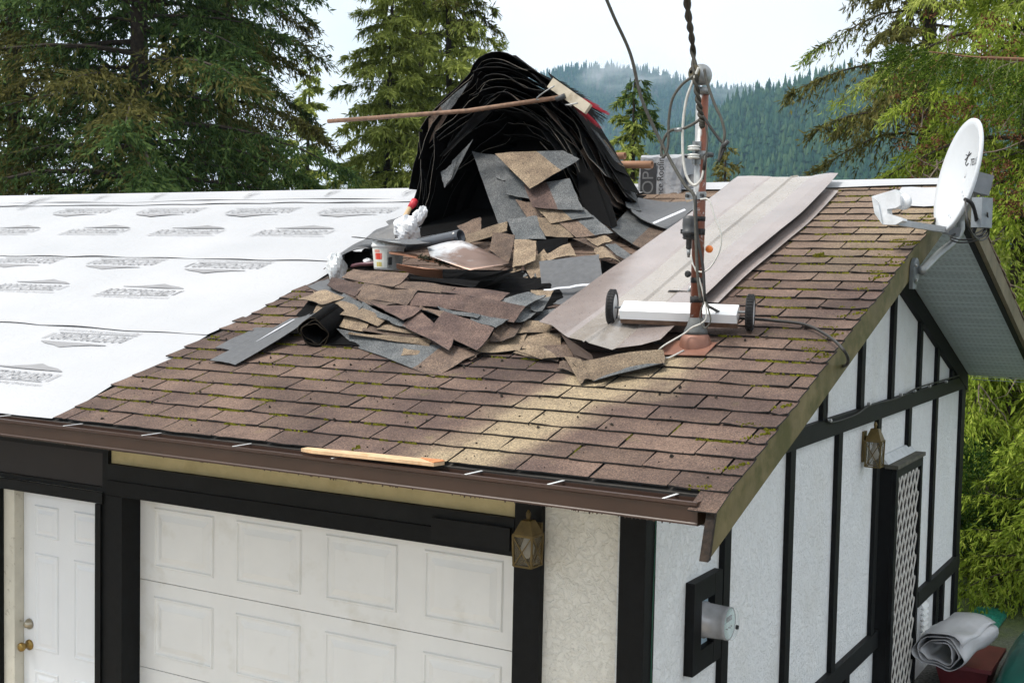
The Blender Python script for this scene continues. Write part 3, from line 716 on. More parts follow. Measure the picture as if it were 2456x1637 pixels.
M_BARK = simple('bark', (0.045, 0.034, 0.026), 0.95, 0, 0.5, 9, 0.7, 20)
M_TWIG = simple('twig', (0.16, 0.125, 0.095), 0.9, 0, 0.4, 20)
def unit(a): return a / np.maximum(1e-9, np.linalg.norm(a, axis=-1, keepdims=True))
def leaves(P, A, ln, wd, rg, out=None):    # rhombic leaves at P along A, facing roughly outwards
    N = len(P); S = unit(np.cross(A, rg.normal(size=(N, 3)) * (1 if out is None else .45) + (0 if out is None else out))); ln = ln[:, None]; wd = wd[:, None]
    V = np.stack([P, P + A * ln * .45 + S * wd * .5, P + A * ln, P + A * ln * .45 - S * wd * .5], 1).reshape(-1, 3)
    return V, np.arange(4 * N).reshape(N, 4)
def conifer(name, base, H, R, nl, nleaf, mats, label, group=None, seed=1, z0=0.12, prof=0.85, rise=0.15, droop=0.35, hang=0.6, ll=0.12, lw=0.05, tr=0.16, conef=0.0, barefrac=0.0, fmax=1e9, fullness=0.75, azc=None, sprayf=0.42, slim=None):
    rg = np.random.default_rng(seed); base = np.array(base, dtype=float)
    th = thing(name, Vector(base), label, 'tree', group)
    tm = MB(); nseg = 9
    lean = rg.normal(0, 0.012, 2) * H
    tp = [(base[0] + lean[0] * (k / nseg) ** 2, base[1] + lean[1] * (k / nseg) ** 2, base[2] + H * k / nseg) for k in range(nseg + 1)]
    tm.tube(tp, [tr * (1 - k / nseg) ** .8 + .012 for k in range(nseg + 1)], 9)
    f = z0 + (1 - z0) * (np.arange(nl) + rg.random(nl)) / nl
    f = f[f < fmax]; nl = len(f)
    az = np.arange(nl) * 2.39996 + rg.normal(0, .35, nl)
    if azc is not None: az = azc[0] + (rg.random(nl) - .5) * azc[1]
    rad = (slim(f) if slim else (1 - f) ** prof) * R
    L = rad * rg.uniform(.62, 1.12, nl) + 0.12
    d = np.stack([np.cos(az), np.sin(az)], 1)
    def limb(i, t):                        # i indices, t along limb 0..1
        r = L[i] * t; x = base[0] + lean[0] * f[i] ** 2 + d[i, 0] * r; y = base[1] + lean[1] * f[i] ** 2 + d[i, 1] * r
        z = base[2] + H * f[i] + rise * r - droop * r * r / np.maximum(.4, L[i]) + wob[i] * np.sin(t * 5)
        return np.stack([x, y, z], 1)
    wob = rg.normal(0, .05, nl)
    for i in range(nl):
        t = np.linspace(0, 1, 6); q = limb(np.full(6, i), t)
        tm.tube([Vector(p) for p in q], list((0.009 + 0.010 * L[i]) * (1 - t * .93) * min(1.6, .4 + tr * 3)), 5, 0, False)
    # twigs
    W = L / L.sum(); per = np.maximum(3, (nleaf / 16 * W)).astype(int); ti = np.repeat(np.arange(nl), per); n = len(ti)
    t = rg.random(n) ** .85; t = .02 + .98 * t
    P0 = limb(ti, t); side = np.where(rg.random(n) < .5, -1., 1.)
    sd_ = np.stack([-d[ti, 1] * side, d[ti, 0] * side, np.zeros(n)], 1); fo = np.concatenate([d[ti], np.zeros((n, 1))], 1)
    a = rg.uniform(.1, 1.1, n)[:, None]
    D = unit(sd_ * (1.15 - a) + fo * a + np.array([0, 0, 1]) * rg.normal(-.12, .2, n)[:, None])
    TLn = (sprayf * L[ti] * (1.08 - t) ** .6 * rg.uniform(.4, 1.15, n)) * fullness + .12
    K = 16; tt = rg.random((n, K)); P = P0[:, None, :] + D[:, None, :] * (TLn[:, None] * tt)[..., None]
    P[..., 2] -= (hang * 0.55) * TLn[:, None] * tt ** 2
    P = P.reshape(-1, 3); Dn = np.repeat(D, K, 0); N = len(P)
    A = unit(Dn * .8 + rg.normal(0, .45, (N, 3)) + np.array([0, 0, -1.0]) * (hang * rg.uniform(.2, 1.5, N))[:, None])
    ow = P - np.array([base[0], base[1], 0]); ow[:, 2] = 0; ow = unit(ow) + np.array([0, 0, .55])
    V, F = leaves(P, A, rg.uniform(.6, 1.35, N) * ll, rg.uniform(.6, 1.3, N) * lw, rg, ow)
    mi = np.zeros(N, int)
    if len(mats) > 1:
        cl = np.sin(P[:, 0] * 1.7 + seed) + np.sin(P[:, 2] * 1.9 + 1.0) + np.sin(P[:, 1] * 1.3) + rg.normal(0, .5, N)
        mi = (cl > 0.75 - conef).astype(int)
    tm.build('trunk', M_BARK, th)
    npmesh('crown', V, F, mats, th, origin=tuple(base), mi=mi if len(mats) > 1 else None)
    return th
def atdist(u, v, dist, z=-0.05):           # a spot on the ground seen in direction u, a given distance away
    r = ray(u, v); k = dist / math.hypot(r.x, r.y); return (CAM.x + r.x * k, CAM.y + r.y * k, z)
G1 = 'big dark conifers behind the left end of the roof'
conifer('hemlock_tree', atdist(335, 400, 27), 17.5, 5.4, 130, 165000, [L_HEM, L_OLV], 'large dark green hemlock behind the white underlayment, thick trunk showing', G1, 3, .10, .5, .10, .30, .85, .150, .042, .26, conef=-.05, fullness=.95)
conifer('hemlock_tree', atdist(40, 400, 31), 18, 4.8, 95, 110000, [L_OLV, L_HEM], 'olive brown drooping hemlock at the left edge of the picture', G1, 5, .10, .5, .10, .42, 1.0, .155, .044, .22, conef=.25, fullness=.95)
conifer('hemlock_tree', atdist(545, 300, 32), 19, 4.2, 90, 110000, [L_OLV, L_HEM], 'olive hemlock with hanging curtains of twigs right of the big trunk', G1, 9, .10, .85, .05, .45, 1.1, .155, .044, .22, conef=0.0, fullness=.95)
conifer('slim_cedar_tree', atdist(735, 300, 48), 11.3, 2.6, 60, 24000, [L_CED], 'thin pale cedar standing alone against the sky left of the broom handle', 'pale cedars behind the roof', 11, .12, .9, .1, .3, .9, .22, .07, .14)
G2 = 'pale cedars behind the roof'
conifer('cedar_tree', atdist(925, 300, 33), 12.0, 2.6, 100, 75000, [L_CED], 'yellow green cedar behind the end of the broom handle', G2, 21, .06, .62, .1, .30, 1.2, .18, .042, .13, fullness=.95)
conifer('cedar_tree', atdist(1085, 300, 34), 14.6, 2.6, 110, 85000, [L_CED, L_OLV], 'tall yellow green cedar rising just left of the shingle stack', G2, 22, .06, .55, .08, .32, 1.2, .18, .042, .14, conef=-.3, fullness=.95)
conifer('cedar_tree', atdist(1005, 300, 40), 15.2, 2.5, 80, 30000, [L_CED], 'narrow cedar top between the two front cedars', G2, 23, .08, .7, .1, .3, 1.1, .22, .06, .2, fullness=.9)
conifer('young_cedar_tree', atdist(840, 430, 24), 4.9, 2.3, 60, 36000, [L_CED], 'low bushy cedar along the ridge left of the stack', G2, 25, .04, .5, .1, .3, 1.0, .14, .04, .12)
conifer('young_fir_tree', atdist(1522, 300, 23), 6.98, 1.35, 80, 36000, [L_CED, L_HEM], 'small pointed fir between the shingle stack and the mast', None, 31, .05, .65, .05, .22, 1.0, .12, .036, .1, conef=-.2, fullness=.95)
conifer('small_fir_tree', atdist(1738, 400, 21), 5.55, 1.1, 40, 9000, [leafmat('yellow_fir', (0.10, 0.10, 0.03), (0.19, 0.17, 0.06), (0.28, 0.25, 0.10))], 'sparse yellowish fir top just right of the mast', None, 33, .3, .6, .05, .25, .9, .09, .03, .05, fullness=.6)
# right: near cedar and hemlock
G3 = 'trees beyond the gable'
conifer('hemlock_tree', atdist(2230, 300, 21), 12.5, 2.6, 70, 70000, [L_OLV, L_CEDR], 'dark drooping hemlock boughs hanging left of the satellite dish', G3, 41, .14, .40, .05, .30, 1.3, .11, .03, .2, conef=-.35, fullness=.8)
conifer('cedar_tree', atdist(2470, 300, 18), 14, 2.6, 125, 175000, [L_CEDR, L_CED], 'large bright green cedar behind the satellite dish', G3, 43, .02, .30, .05, .42, 1.25, .085, .019, .2, conef=-.2, fullness=.9)
conifer('cedar_tree', atdist(2330, 300, 20), 5.7, 2.0, 70, 36000, [L_CEDR], 'lower cedar growth along the ridge left of the dish', G3, 45, .03, .45, .05, .35, 1.2, .11, .028, .15, fullness=.9)
conifer('cedar_tree', atdist(2640, 900, 17.5), 9, 2.8, 80, 60000, [L_CEDR], 'bright cedar filling the gap below the far roof corner', G3, 47, .02, .30, .05, .42, 1.2, .11, .03, .15, fullness=.9)
# brown cone clusters and bare twigs on the near cedar
rg = np.random.default_rng(5); cP = []; bt = MB()
cb = thing('cone_cluster_twigs', Vector(atdist(2400, 300, 15.2)), 'bare grey twigs and brown cone clusters hanging in the near cedar', 'branch')
for k in range(95):
    u, v = rg.uniform(2140, 2456), rg.uniform(20, 520)
    if u < 2200 and v < 120: continue
    c = np.array(CAM + ray(u, v).normalized() * rg.uniform(14.8, 16.0))
    cP.append(c + rg.normal(0, .042, (30, 3)) * np.array([1.3, 1.3, .8]))
cP = np.concatenate(cP); A = unit(rg.normal(size=cP.shape) + np.array([0, 0, -.6])); V, F = leaves(cP, A, np.full(len(cP), .042), np.full(len(cP), .02), rg)
npmesh('cones', V, F, [L_CONE], cb, origin=tuple(wloc(cb)))
for k in range(44):
    u, v = rg.uniform(2170, 2500), rg.uniform(40, 1300)
    if v > 480 and u < 2340: continue
    p = CAM + ray(u, v).normalized() * rg.uniform(14.6, 15.8); a = rg.uniform(-2.6, 2.6); ln = rg.uniform(.2, .55) * 1.5; pts = [p]; tw_ = MB()
    for q in range(5):
        a += rg.normal(0, .25); p = p + (rt * math.cos(a) + up * math.sin(a) * .7 - fw * .1) * ln / 5; pts.append(p)
        if rg.random() < .6:
            b = a + rg.choice([-.8, .8]); tw_.tube([p, p + (rt * math.cos(b) + up * math.sin(b)) * ln * .25], [.003, .0015], 4)
    tw_.tube(pts, [.010, .009, .008, .006, .005, .003], 5); tw_.build('twig', M_TWIG, cb)
# foreground cedar bough with flat ferny sprays
fb = thing('cedar_bough', CAM + ray(2456, 143).normalized() * 5.8, 'close cedar bough with flat ferny sprays reaching in from the upper right', 'branch')
stem = bez([CAM + ray(u, v).normalized() * dd for u, v, dd in ((2580, 150, 5.8), (2456, 143, 5.8), (2400, 140, 5.8), (2330, 137, 5.8), (2260, 128, 5.8), (2177, 120, 5.8))], 30)
MB().tube(stem, [.010 * (1 - .8 * i / (len(stem) - 1)) for i in range(len(stem))], 7).build('stem', simple('bough_bark', (0.17, 0.085, 0.045), .8), fb)
Pl, Al, Ll, Wl = [], [], [], []; fst = MB(); r2 = random.Random(8)
def frond(p, dirv, ln, dr):
    pts = [p]; d = dirv.normalized(); step = ln / 14
    for k in range(14):
        d = (d + Vector((0, 0, -1)) * dr).normalized(); p = p + d * step; pts.append(p)
    fst.tube(pts, [.0022 * (1 - .8 * k / 14) for k in range(15)], 4, 0, False)
    sdv = d.cross(fw).normalized()
    for k in range(1, 15):
        tl = ln * .30 * (1 - (k / 15)) ** .8 + .012
        for s in (-1, 1):
            a = ((pts[k] - pts[k - 1]).normalized() * 1.25 + sdv * s * .75 + Vector((r2.gauss(0, .1), r2.gauss(0, .1), r2.gauss(0, .1)))).normalized()
            m = max(3, int(tl / .0065))
            for q in range(m):
                f = q / m; Pl.append(pts[k] + a * tl * f)
                for_ = a if q % 2 else (a + sdv * s * .6).normalized()
                Al.append(for_); Ll.append(.015); Wl.append(.0065)
for u, v, ang, ln in [(2177, 120, 3.2, .20), (2177, 120, 3.6, .20), (2180, 120, 2.95, .15), (2195, 122, 3.75, .30), (2200, 122, 3.0, .16), (2215, 124, 3.85, .36), (2235, 126, 3.95, .42), (2250, 127, 3.7, .30), (2262, 129, 4.1, .42), (2280, 131, 4.0, .40), (2296, 133, 4.25, .36), (2315, 135, 4.05, .34), (2335, 137, 4.4, .34), (2352, 138, 4.0, .30), (2370, 139, 4.3, .30), (2390, 140, 3.95, .46), (2405, 140, 4.2, .5), (2425, 141, 3.9, .52), (2440, 142, 4.15, .58), (2456, 143, 4.35, .56), (2470, 144, 4.0, .6), (2490, 145, 4.3, .6), (2230, 126, 2.9, .12), (2290, 132, 3.3, .14), (2345, 138, 3.5, .2)]:
    p = CAM + ray(u, v).normalized() * 5.78; ang = ang + (.5 if u > 2380 else 0); frond(p, rt * math.cos(ang) + up * math.sin(ang) - fw * .12, ln * (.5 if u > 2380 else .40 if 2270 < u < 2400 else .55 if u > 2200 and u < 2270 else .85), .05)
V, F = leaves(np.array([tuple(p) for p in Pl]), np.array([tuple(p) for p in Al]), np.array(Ll), np.array(Wl), np.random.default_rng(2))
npmesh('sprays', V, F, [leafmat('bough_foliage', (0.035, 0.07, 0.012), (0.07, 0.12, 0.02), (0.14, 0.19, 0.04))], fb, origin=tuple(wloc(fb)))
fst.build('spray_stems', simple('spray_stem', (0.09, 0.12, 0.03), .8), fb)
# shrubs beyond the far corner
def shrub(base, rx, rz, n, mat, label, seed, ll=.055, lw=.022):
    rg = np.random.default_rng(seed); th = thing('shrub', Vector(base), label, 'shrub', 'shrubs beyond the far corner')
    d = unit(rg.normal(size=(n, 3))); d[:, 2] = np.abs(d[:, 2]); r = rg.random(n) ** .33
    nb = 26; cen = np.stack([rg.normal(0, rx * .45, nb), rg.normal(0, rx * .45, nb), rg.uniform(.15, .85, nb) * rz], 1)
    P = cen[rg.integers(0, nb, n)] + d * (r * rx * .42)[:, None]
    P[:, 2] = np.maximum(.02, P[:, 2]); P = P + np.array(base)
    A = unit(d + rg.normal(0, .5, (n, 3))); V, F = leaves(P, A, rg.uniform(.6, 1.3, n) * ll, rg.uniform(.6, 1.3, n) * lw, rg)
    npmesh('foliage', V, F, [mat], th, origin=tuple(base)); m = MB()
    for k in range(12): m.tube([Vector(base), Vector(base) + Vector(cen[k]) * .6, Vector(base) + Vector(cen[k])], [.02, .012, .005], 5)
    m.build('stems', M_BARK, th)
shrub(atdist(2360, 1350, 15.5), 1.0, 1.7, 26000, L_SHR, 'dark glossy shrub in the shade behind the far wall corner', 1)
conifer('cedar_sapling', atdist(2410, 1250, 16.5), 3.2, 1.5, 60, 40000, [L_CEDR], 'bushy bright cedar sapling behind the far wall corner', 'trees beyond the gable', 51, .03, .5, .1, .35, 1.1, .085, .022, .06, fullness=.9)
conifer('cedar_sapling', atdist(2500, 1480, 14.5), 1.9, 1.2, 40, 24000, [L_CEDR], 'low bright cedar sapling at the right edge above the tarps', 'trees beyond the gable', 53, .03, .4, .1, .35, 1.0, .08, .02, .04, fullness=.9)
shrub(atdist(2300, 1290, 19), 1.0, 2.4, 16000, L_SHR, 'dark shrub close against the far corner post', 4)
# ------------------------------------------------------------------ wooded hills
def azel(u, v):
    r = ray(u, v); return math.atan2(r.x, r.y), math.atan2(r.z, math.hypot(r.x, r.y))
k_ = IW / 2352.0
def ridge_prof(pts):
    a = np.array([azel(u * k_, v * k_) for u, v in pts]); return a[:, 0], a[:, 1]
def hill(name, prof, d0, d1, hz, seed, ntree, hmin, hmax, label, a0, a1):
    rg = np.random.default_rng(seed); A, E = ridge_prof(prof)
    def bump(a, t): return np.sin(a * 31 + seed + t * 4) * np.sin(t * 7 + a * 11) * 0.035 + np.sin(a * 83 + t * 13) * .012
    def surf(a, t):                       # t 0 foot .. 1 ridge .. 1.6 behind
        dd = d0 + (d1 - d0) * t + 60 * np.sin(a * 17 + seed)
        top = np.tan(np.interp(a, A, E)) * d1 + CAM.z - hmax * .55
        tt = np.clip(t, 0, 1); z = -30 + (top + 30) * (tt ** 1.15 + bump(a, tt) * np.sin(np.pi * tt)) - np.clip(t - 1, 0, 1) * 500
        return np.stack([CAM.x + np.sin(a) * dd, CAM.y + np.cos(a) * dd, z], -1)
    na, nt_ = 90, 34; aa, tt = np.meshgrid(np.linspace(a0, a1, na), np.linspace(0, 1.5, nt_), indexing='ij')
    V = surf(aa, tt).reshape(-1, 3); F = np.array([[i * nt_ + j, (i + 1) * nt_ + j, (i + 1) * nt_ + j + 1, i * nt_ + j + 1] for i in range(na - 1) for j in range(nt_ - 1)])
    npmesh(name, V, F, simple('hill_soil', (0.03, 0.035, 0.02), .95), smooth=True, kind='structure')
    a = rg.uniform(a0, a1, ntree); t = rg.uniform(0.02, 1.02, ntree) ** .8; P = surf(a, t)
    H = rg.uniform(hmin, hmax, ntree); Rr = H * rg.uniform(.15, .26, ntree); nk = 7; tiers = 4; Vs = []; base = 0; Fs = []
    for q in range(tiers):
        zb, zt = .06 + .21 * q, .06 + .21 * q + .36; rb = (1 - zb) ** .9
        ang = np.arange(nk) * 2 * np.pi / nk; an = ang[None] + rg.random(ntree)[:, None] * 6; rr = Rr[:, None] * rb * rg.uniform(.6, 1.2, (ntree, nk))
        ring = np.stack([P[:, None, 0] + np.cos(an) * rr, P[:, None, 1] + np.sin(an) * rr, P[:, None, 2] + H[:, None] * (zb + rg.uniform(-.03, .03, (ntree, nk)))], -1)
        apex = np.stack([P[:, 0], P[:, 1], P[:, 2] + H * min(zt, 1.0)], -1)[:, None]
        Vs.append(np.concatenate([ring, apex], 1))
    Vt = np.stack(Vs, 1).reshape(-1, 3); b = np.arange(ntree * tiers) * (nk + 1)
    Ft = np.stack([np.stack([b + i, b + (i + 1) % nk, b + nk], -1) for i in range(nk)], 1).reshape(-1, 3)
    tre = leafmat(name + '_trees', (0.018, 0.045, 0.032), (0.034, 0.072, 0.042), (0.06, 0.10, 0.05), .15)
    npmesh('forest', Vt, Ft, [tre], kind='stuff', label=label)
a_l, a_r = azel(1080, 400)[0], azel(2600, 400)[0]
hill('far_hill', [(900, 300), (1100, 215), (1250, 165), (1300, 150), (1360, 139), (1450, 134), (1530, 150), (1600, 172), (1700, 186), (1850, 198), (2000, 215), (2352, 260)], 1100, 2300, 0, 2, 14000, 9, 20, 'conifer forest on the higher far hill under drifting mist', a_l, a_r)
hill('near_hill', [(900, 470), (1200, 420), (1400, 360), (1560, 290), (1700, 236), (1800, 212), (1880, 190), (1950, 168), (2000, 155), (2100, 140), (2352, 110)], 480, 1250, 0, 4, 7500, 13, 25, 'conifer forest on the nearer hillside rising to the right', a_l, a_r)
# air: thin even haze round the whole valley, sky outside
hz = MB().box((-2950, -2950, -60), (2950, 2950, 640)); t = NT('haze_air'); t.t.nodes.remove(t.b)
pv = t.n('VolumePrincipled', Density=0.00015, Anisotropy=0.2); pv.inputs['Color'].default_value = (0.46, 0.72, 1.0, 1)
t.l(pv.outputs[0], t.out.inputs['Volume']); hz.build('haze', t.mat, origin=(0, 0, 0), kind='stuff', label='pale valley haze')

def mist(u, v, dist, sx, sy, sz, dens, seed):
    p = CAM + ray(u, v).normalized() * dist; r = random.Random(seed)
    m = MB(); vs = []; fs = []; nu_, nv_ = 20, 10; e1_ = Vector((rt.x, rt.y, 0)).normalized(); e2_ = Vector((-e1_.y, e1_.x, 0))
    for j in range(nv_ + 1):
        b = math.pi * j / nv_
        for i in range(nu_):
            a = 2 * math.pi * i / nu_; k = 1 + .15 * math.sin(3 * a + seed) + r.gauss(0, .04)
            vs.append(p + e1_ * math.cos(a) * math.sin(b) * sx * k + e2_ * math.sin(a) * math.sin(b) * sy * k + Vector((0, 0, math.cos(b) * sz * k)))
    for j in range(nv_):
        for i in range(nu_): fs.append((j * nu_ + i, (j + 1) * nu_ + i, (j + 1) * nu_ + (i + 1) % nu_, j * nu_ + (i + 1) % nu_))
    t = NT('mist_air'); t.t.nodes.remove(t.b); pv = t.n('VolumePrincipled', Anisotropy=0.2); pv.inputs['Color'].default_value = (.95, .97, 1, 1)
    co_ = t.coord('Generated'); n1 = t.noise(3.2, 4, .62, co_, .8)
    d_ = t.n('VectorMath', _operation='DISTANCE'); t.l(co_, d_.inputs[0]); d_.inputs[1].default_value = (.5, .5, .5)
    fall = t.ramp(d_.outputs['Value'], [(.12, (1, 1, 1)), (.5, (0, 0, 0))])
    den = t.math('MULTIPLY', t.math('MULTIPLY', t.ramp(n1, [(.42, (0, 0, 0)), (.68, (1, 1, 1))]), fall), dens)
    t.l(den, pv.inputs['Density']); t.l(pv.outputs[0], t.out.inputs['Volume'])
    m.add(vs, fs).build('mist', t.mat, kind='stuff', label='white mist drifting over the far hill top')
mist(1540, 172, 2050, 110, 140, 30, .009, 1)
mist(1860, 215, 2050, 150, 140, 18, .007, 4)
mist(1470, 190, 1900, 60, 70, 28, .008, 7)
# ------------------------------------------------------------------ loose shingles
SH = {'t': 0, 'b': 1, 'p': 2, 's': 3, 'k': 4, 'g': 5}
SHM = [G_TAN, G_BRN, G_PUR, G_SLT, M_ASPH, M_STRIP, M_EDGE]
CNAME = {'t': 'tan', 'b': 'brown', 'p': 'purple brown', 's': 'grey', 'k': 'black', 'g': 'smooth grey'}
def patch(c, nu=8, nv=6, sag=0.0, curl=0.0, rough=0.004, seed=0, grow=1.07):
    r = random.Random(seed); c = [Vector(p) for p in c]; ce = (c[0] + c[1] + c[2] + c[3]) / 4; TL, TR, BR, BL = [ce + (p - ce) * grow for p in c]; kc = [r.gauss(0, .007) for _ in range(4)]; n = (TR - TL).cross(BL - TL).normalized() * -1; grid = []
    ph = [r.uniform(0, 6) for _ in range(4)]
    for i in range(nu + 1):
        row = []; u = i / nu
        for j in range(nv + 1):
            v = j / nv; p = (TL * (1 - u) + TR * u) * (1 - v) + (BL * (1 - u) + BR * u) * v
            d = sag * math.sin(math.pi * u) + curl * (v ** 2) + rough * (math.sin(ph[0] + u * 5 + v * 2) + math.sin(ph[1] + v * 6 - u * 3) * .6)
            d += max(0, kc[0] * ((1 - u) * (1 - v)) ** 2 + kc[1] * (u * (1 - v)) ** 2 + kc[2] * (u * v) ** 2 + kc[3] * ((1 - u) * v) ** 2) + rough * .5 * math.sin(ph[2] + 9 * u + 4 * v) * math.sin(ph[3] + 7 * v)
            e = Vector((0, 0, 0))
            if j in (0, nv) or i in (0, nu): e = (BL - TL).normalized() * r.gauss(0, .0018) + (TR - TL).normalized() * r.gauss(0, .0018)
            row.append(p + n * d + e)
        grid.append(row)
    return grid[::-1]
npc = [0]
def piece(c, col, label, group, split=None, sag=0.0, curl=0.0, rough=0.004, th=0.0045, name='loose_shingle', nu=8, nv=6, sv=False):
    # col: one letter, or two letters with a split along u (or v when sv)
    npc[0] += 1; g = patch(c, nu, nv, sag, curl, rough, npc[0]); mats = [SHM[SH[x]] for x in col] + [M_ASPH, M_EDGE]
    k = len(col)
    sp = (lambda i, j: (0 if ((nu - 1 - i) / nu if not sv else j / nv) < split else 1)) if k == 2 else None
    return MB().sheet(g, th, 0, k, k + 1, sp).build(name, mats, label=label, cat='shingle', group=group)
def Z5(a, b): return 640 + a / 3.3614, 620 + b / 3.3614
def Z6(a, b): return 1100 + a / 3.92, 320 + b / 3.92
def onroof(pts, hs, Z): return [aR(*Z(*p), h) for p, h in zip(pts, hs if hasattr(hs, '__len__') else [hs] * 4)]
GM = 'torn shingles in the low heap in front of the stack'
def mound(pts, hs, col, label, **kw): return piece(onroof(pts, [x * .55 + .004 for x in hs], Z5), col, label, GM, **kw)
# a core of rubbish under the heap so that nothing floats
core = MB(); cg = []
for i in range(17):
    row = []
    for j in range(13):
        X = -2.25 + 1.25 * i / 16; s = 1.15 + 1.35 * j / 12
        e = math.sin(math.pi * min(1, max(0, i / 16))) ** .7 * math.sin(math.pi * min(1, (j + .2) / 12.2)) ** .55
        row.append(RF(X + random.gauss(0, .02), s, 0.004 + (0.07 + 0.02 * math.sin(i * 1.7 + j)) * e + random.uniform(0, .012) * e))
    cg.append(row)
core.sheet(cg, 0.01, 0, 0, 0).build('shingle_rubble', M_ASPH, kind='stuff', label='dark broken shingle rubble under the heap')
mound([(600, 585), (1690, 765), (1325, 935), (740, 712)], (.10, .03, .012, .012), 'sb', 'big grey shingle sheet with a point at the front foot of the heap', split=.72, rough=.006)
mound([(1150, 688), (1625, 722), (1555, 768), (1100, 780)], (.045, .05, .035, .03), 't', 'pale tan sliver on the front grey sheet')
mound([(690, 590), (1310, 655), (1285, 697), (665, 614)], (.11, .09, .075, .095), 't', 'long tan strip just behind the rolled end', rough=.006)
mound([(800, 540), (1230, 602), (1215, 632), (785, 588)], (.135, .11, .10, .12), 'b', 'brown strip second above the front grey sheet')
mound([(940, 498), (1370, 600), (1240, 612), (900, 566)], (.15, .12, .115, .14), 't', 'tan tab wedged under the long diagonal strip')
mound([(430, 360), (805, 525), (772, 563), (362, 472)], (.20, .16, .145, .165), 't', 'tan shingle capping the black roll', curl=-.02)
mound([(390, 272), (965, 478), (880, 530), (508, 437)], (.225, .18, .17, .195), 't', 'long tan shingle above the one on the roll', sag=.01)
mound([(425, 268), (620, 330), (450, 378), (262, 338)], (.235, .22, .215, .20), 't', 'curled tan lip at the left top of the heap', sag=.02)
mound([(345, 325), (470, 352), (365, 452), (252, 472)], (.20, .205, .16, .10), 'k', 'black back of a folded shingle left of the heap')
mound([(490, 160), (605, 290), (565, 328), (338, 225)], (.19, .21, .20, .13), 'g', 'smooth grey strip lying across the membrane edge')
mound([(1250, 720), (1700, 770), (1640, 815), (1400, 760)], (.05, .04, .02, .03), 'b', 'brown scrap at the front tip of the heap')
mound([(1290, 660), (1480, 690), (1680, 755), (1480, 735)], (.085, .085, .055, .055), 'p', 'dark scrap under the corner of the big square tab')
mound([(625, 290), (792, 366), (742, 412), (570, 340)], (.245, .225, .21, .225), 's', 'first grey piece of the diagonal strip')
mound([(785, 368), (978, 464), (950, 492), (745, 410)], (.23, .205, .195, .212), 's', 'second grey piece of the diagonal strip')
mound([(975, 460), (1125, 516), (1112, 552), (953, 490)], (.21, .19, .178, .196), 's', 'narrow third piece of the diagonal strip')
mound([(1215, 408), (1502, 655), (1457, 726), (1108, 542)], (.235, .135, .12, .182), 'p', 'purple brown tab ending the diagonal strip')
mound([(1020, 368), (1242, 400), (1096, 506), (850, 374)], (.255, .25, .215, .25), 'p', 'purple tab with a lifted end in the middle of the heap', curl=.012)
mound([(1240, 386), (1425, 440), (1405, 468), (1235, 405)], (.25, .235, .23, .245), 'b', 'mossy brown strip beside the big square tab')
mound([(1380, 388), (1712, 450), (1690, 482), (1420, 424)], (.245, .225, .22, .235), 's', 'grey strip behind the moss line')
mound([(1660, 452), (1938, 490), (1842, 558), (1648, 492)], (.222, .19, .18, .205), 's', 'grey corner right of the moss line')
mound([(1440, 440), (1822, 572), (1690, 738), (1328, 572)], (.245, .185, .10, .165), 'p', 'big square purple brown tab at the front of the heap', sag=.01)
mound([(1890, 498), (2062, 510), (1986, 657), (1800, 662)], (.16, .12, .07, .09), 'b', 'brown tab right of the big square one')
mound([(2070, 503), (2312, 520), (2272, 592), (2020, 602)], (.11, .06, .05, .08), 't', 'tan shingle by the left tip of the valley metal')
mound([(1760, 655), (2085, 608), (2032, 752), (1690, 768)], (.075, .06, .02, .03), 't', 'tan shingle low at the right foot of the heap')
mound([(2100, 598), (2360, 622), (2360, 705), (2045, 727)], (.05, .03, .02, .025), 't', 'tan shingle under the left tip of the valley metal')
mound([(2050, 740), (2380, 745), (2340, 830), (2000, 770)], (.03, .03, .018, .018), 'tb', 'tan and brown scrap right of the heap foot', split=.5)
mound([(2000, 402), (2182, 410), (2082, 512), (1985, 497)], (.19, .15, .13, .17), 's', 'grey flap under the purple right corner')
mound([(2130, 270), (2304, 258), (2222, 422), (2130, 412)], (.20, .17, .14, .17), 'ts', 'grey flap with a tan top at the right of the heap', split=.3, sv=True)
mound([(2240, 420), (2450, 380), (2400, 520), (2140, 510)], (.10, .08, .05, .06), 's', 'flat grey shingle right of the heap')
mound([(700, 300), (1032, 356), (946, 397), (788, 356)], (.265, .255, .24, .25), 'b', 'thin brown tab under the upper left course')
mound([(530, 162), (805, 205), (705, 300), (498, 222)], (.25, .285, .275, .235), 'p', 'purple tab at the upper left of the heap')
mound([(800, 203), (1202, 266), (1112, 357), (708, 297)], (.30, .295, .265, .275), 'b', 'brown tab, first of the curled row along the heap', curl=-.012)
mound([(1190, 268), (1625, 305), (1546, 392), (1118, 346)], (.30, .275, .245, .265), 'p', 'purple tab, middle of the curled row along the heap', curl=-.014)
mound([(1630, 308), (2064, 380), (1976, 493), (1540, 402)], (.28, .24, .20, .24), 'p', 'reddish purple tab, right of the curled row along the heap', curl=-.014)
mound([(2110, 275), (2245, 300), (2080, 388), (1860, 335)], (.24, .215, .22, .25), 's', 'grey triangle above the reddish purple tab')
mound([(705, 82), (1135, 140), (1012, 238), (618, 152)], (.29, .315, .305, .27), 'b', 'mossy brown tab below the plastic bucket')
mound([(1110, 178), (1505, 230), (1432, 272), (1008, 237)], (.31, .30, .295, .305), 'b', 'dark brown tab below the rusty shovel')
mound([(1480, 222), (1944, 275), (1852, 337), (1420, 271)], (.30, .265, .262, .295), 'p', 'purple tab right of the row below the shovel')
mound([(1140, 130), (1700, 195), (1640, 225), (1130, 150)], (.31, .30, .295, .305), 'k', 'dark sheet edge under the shovel blades')
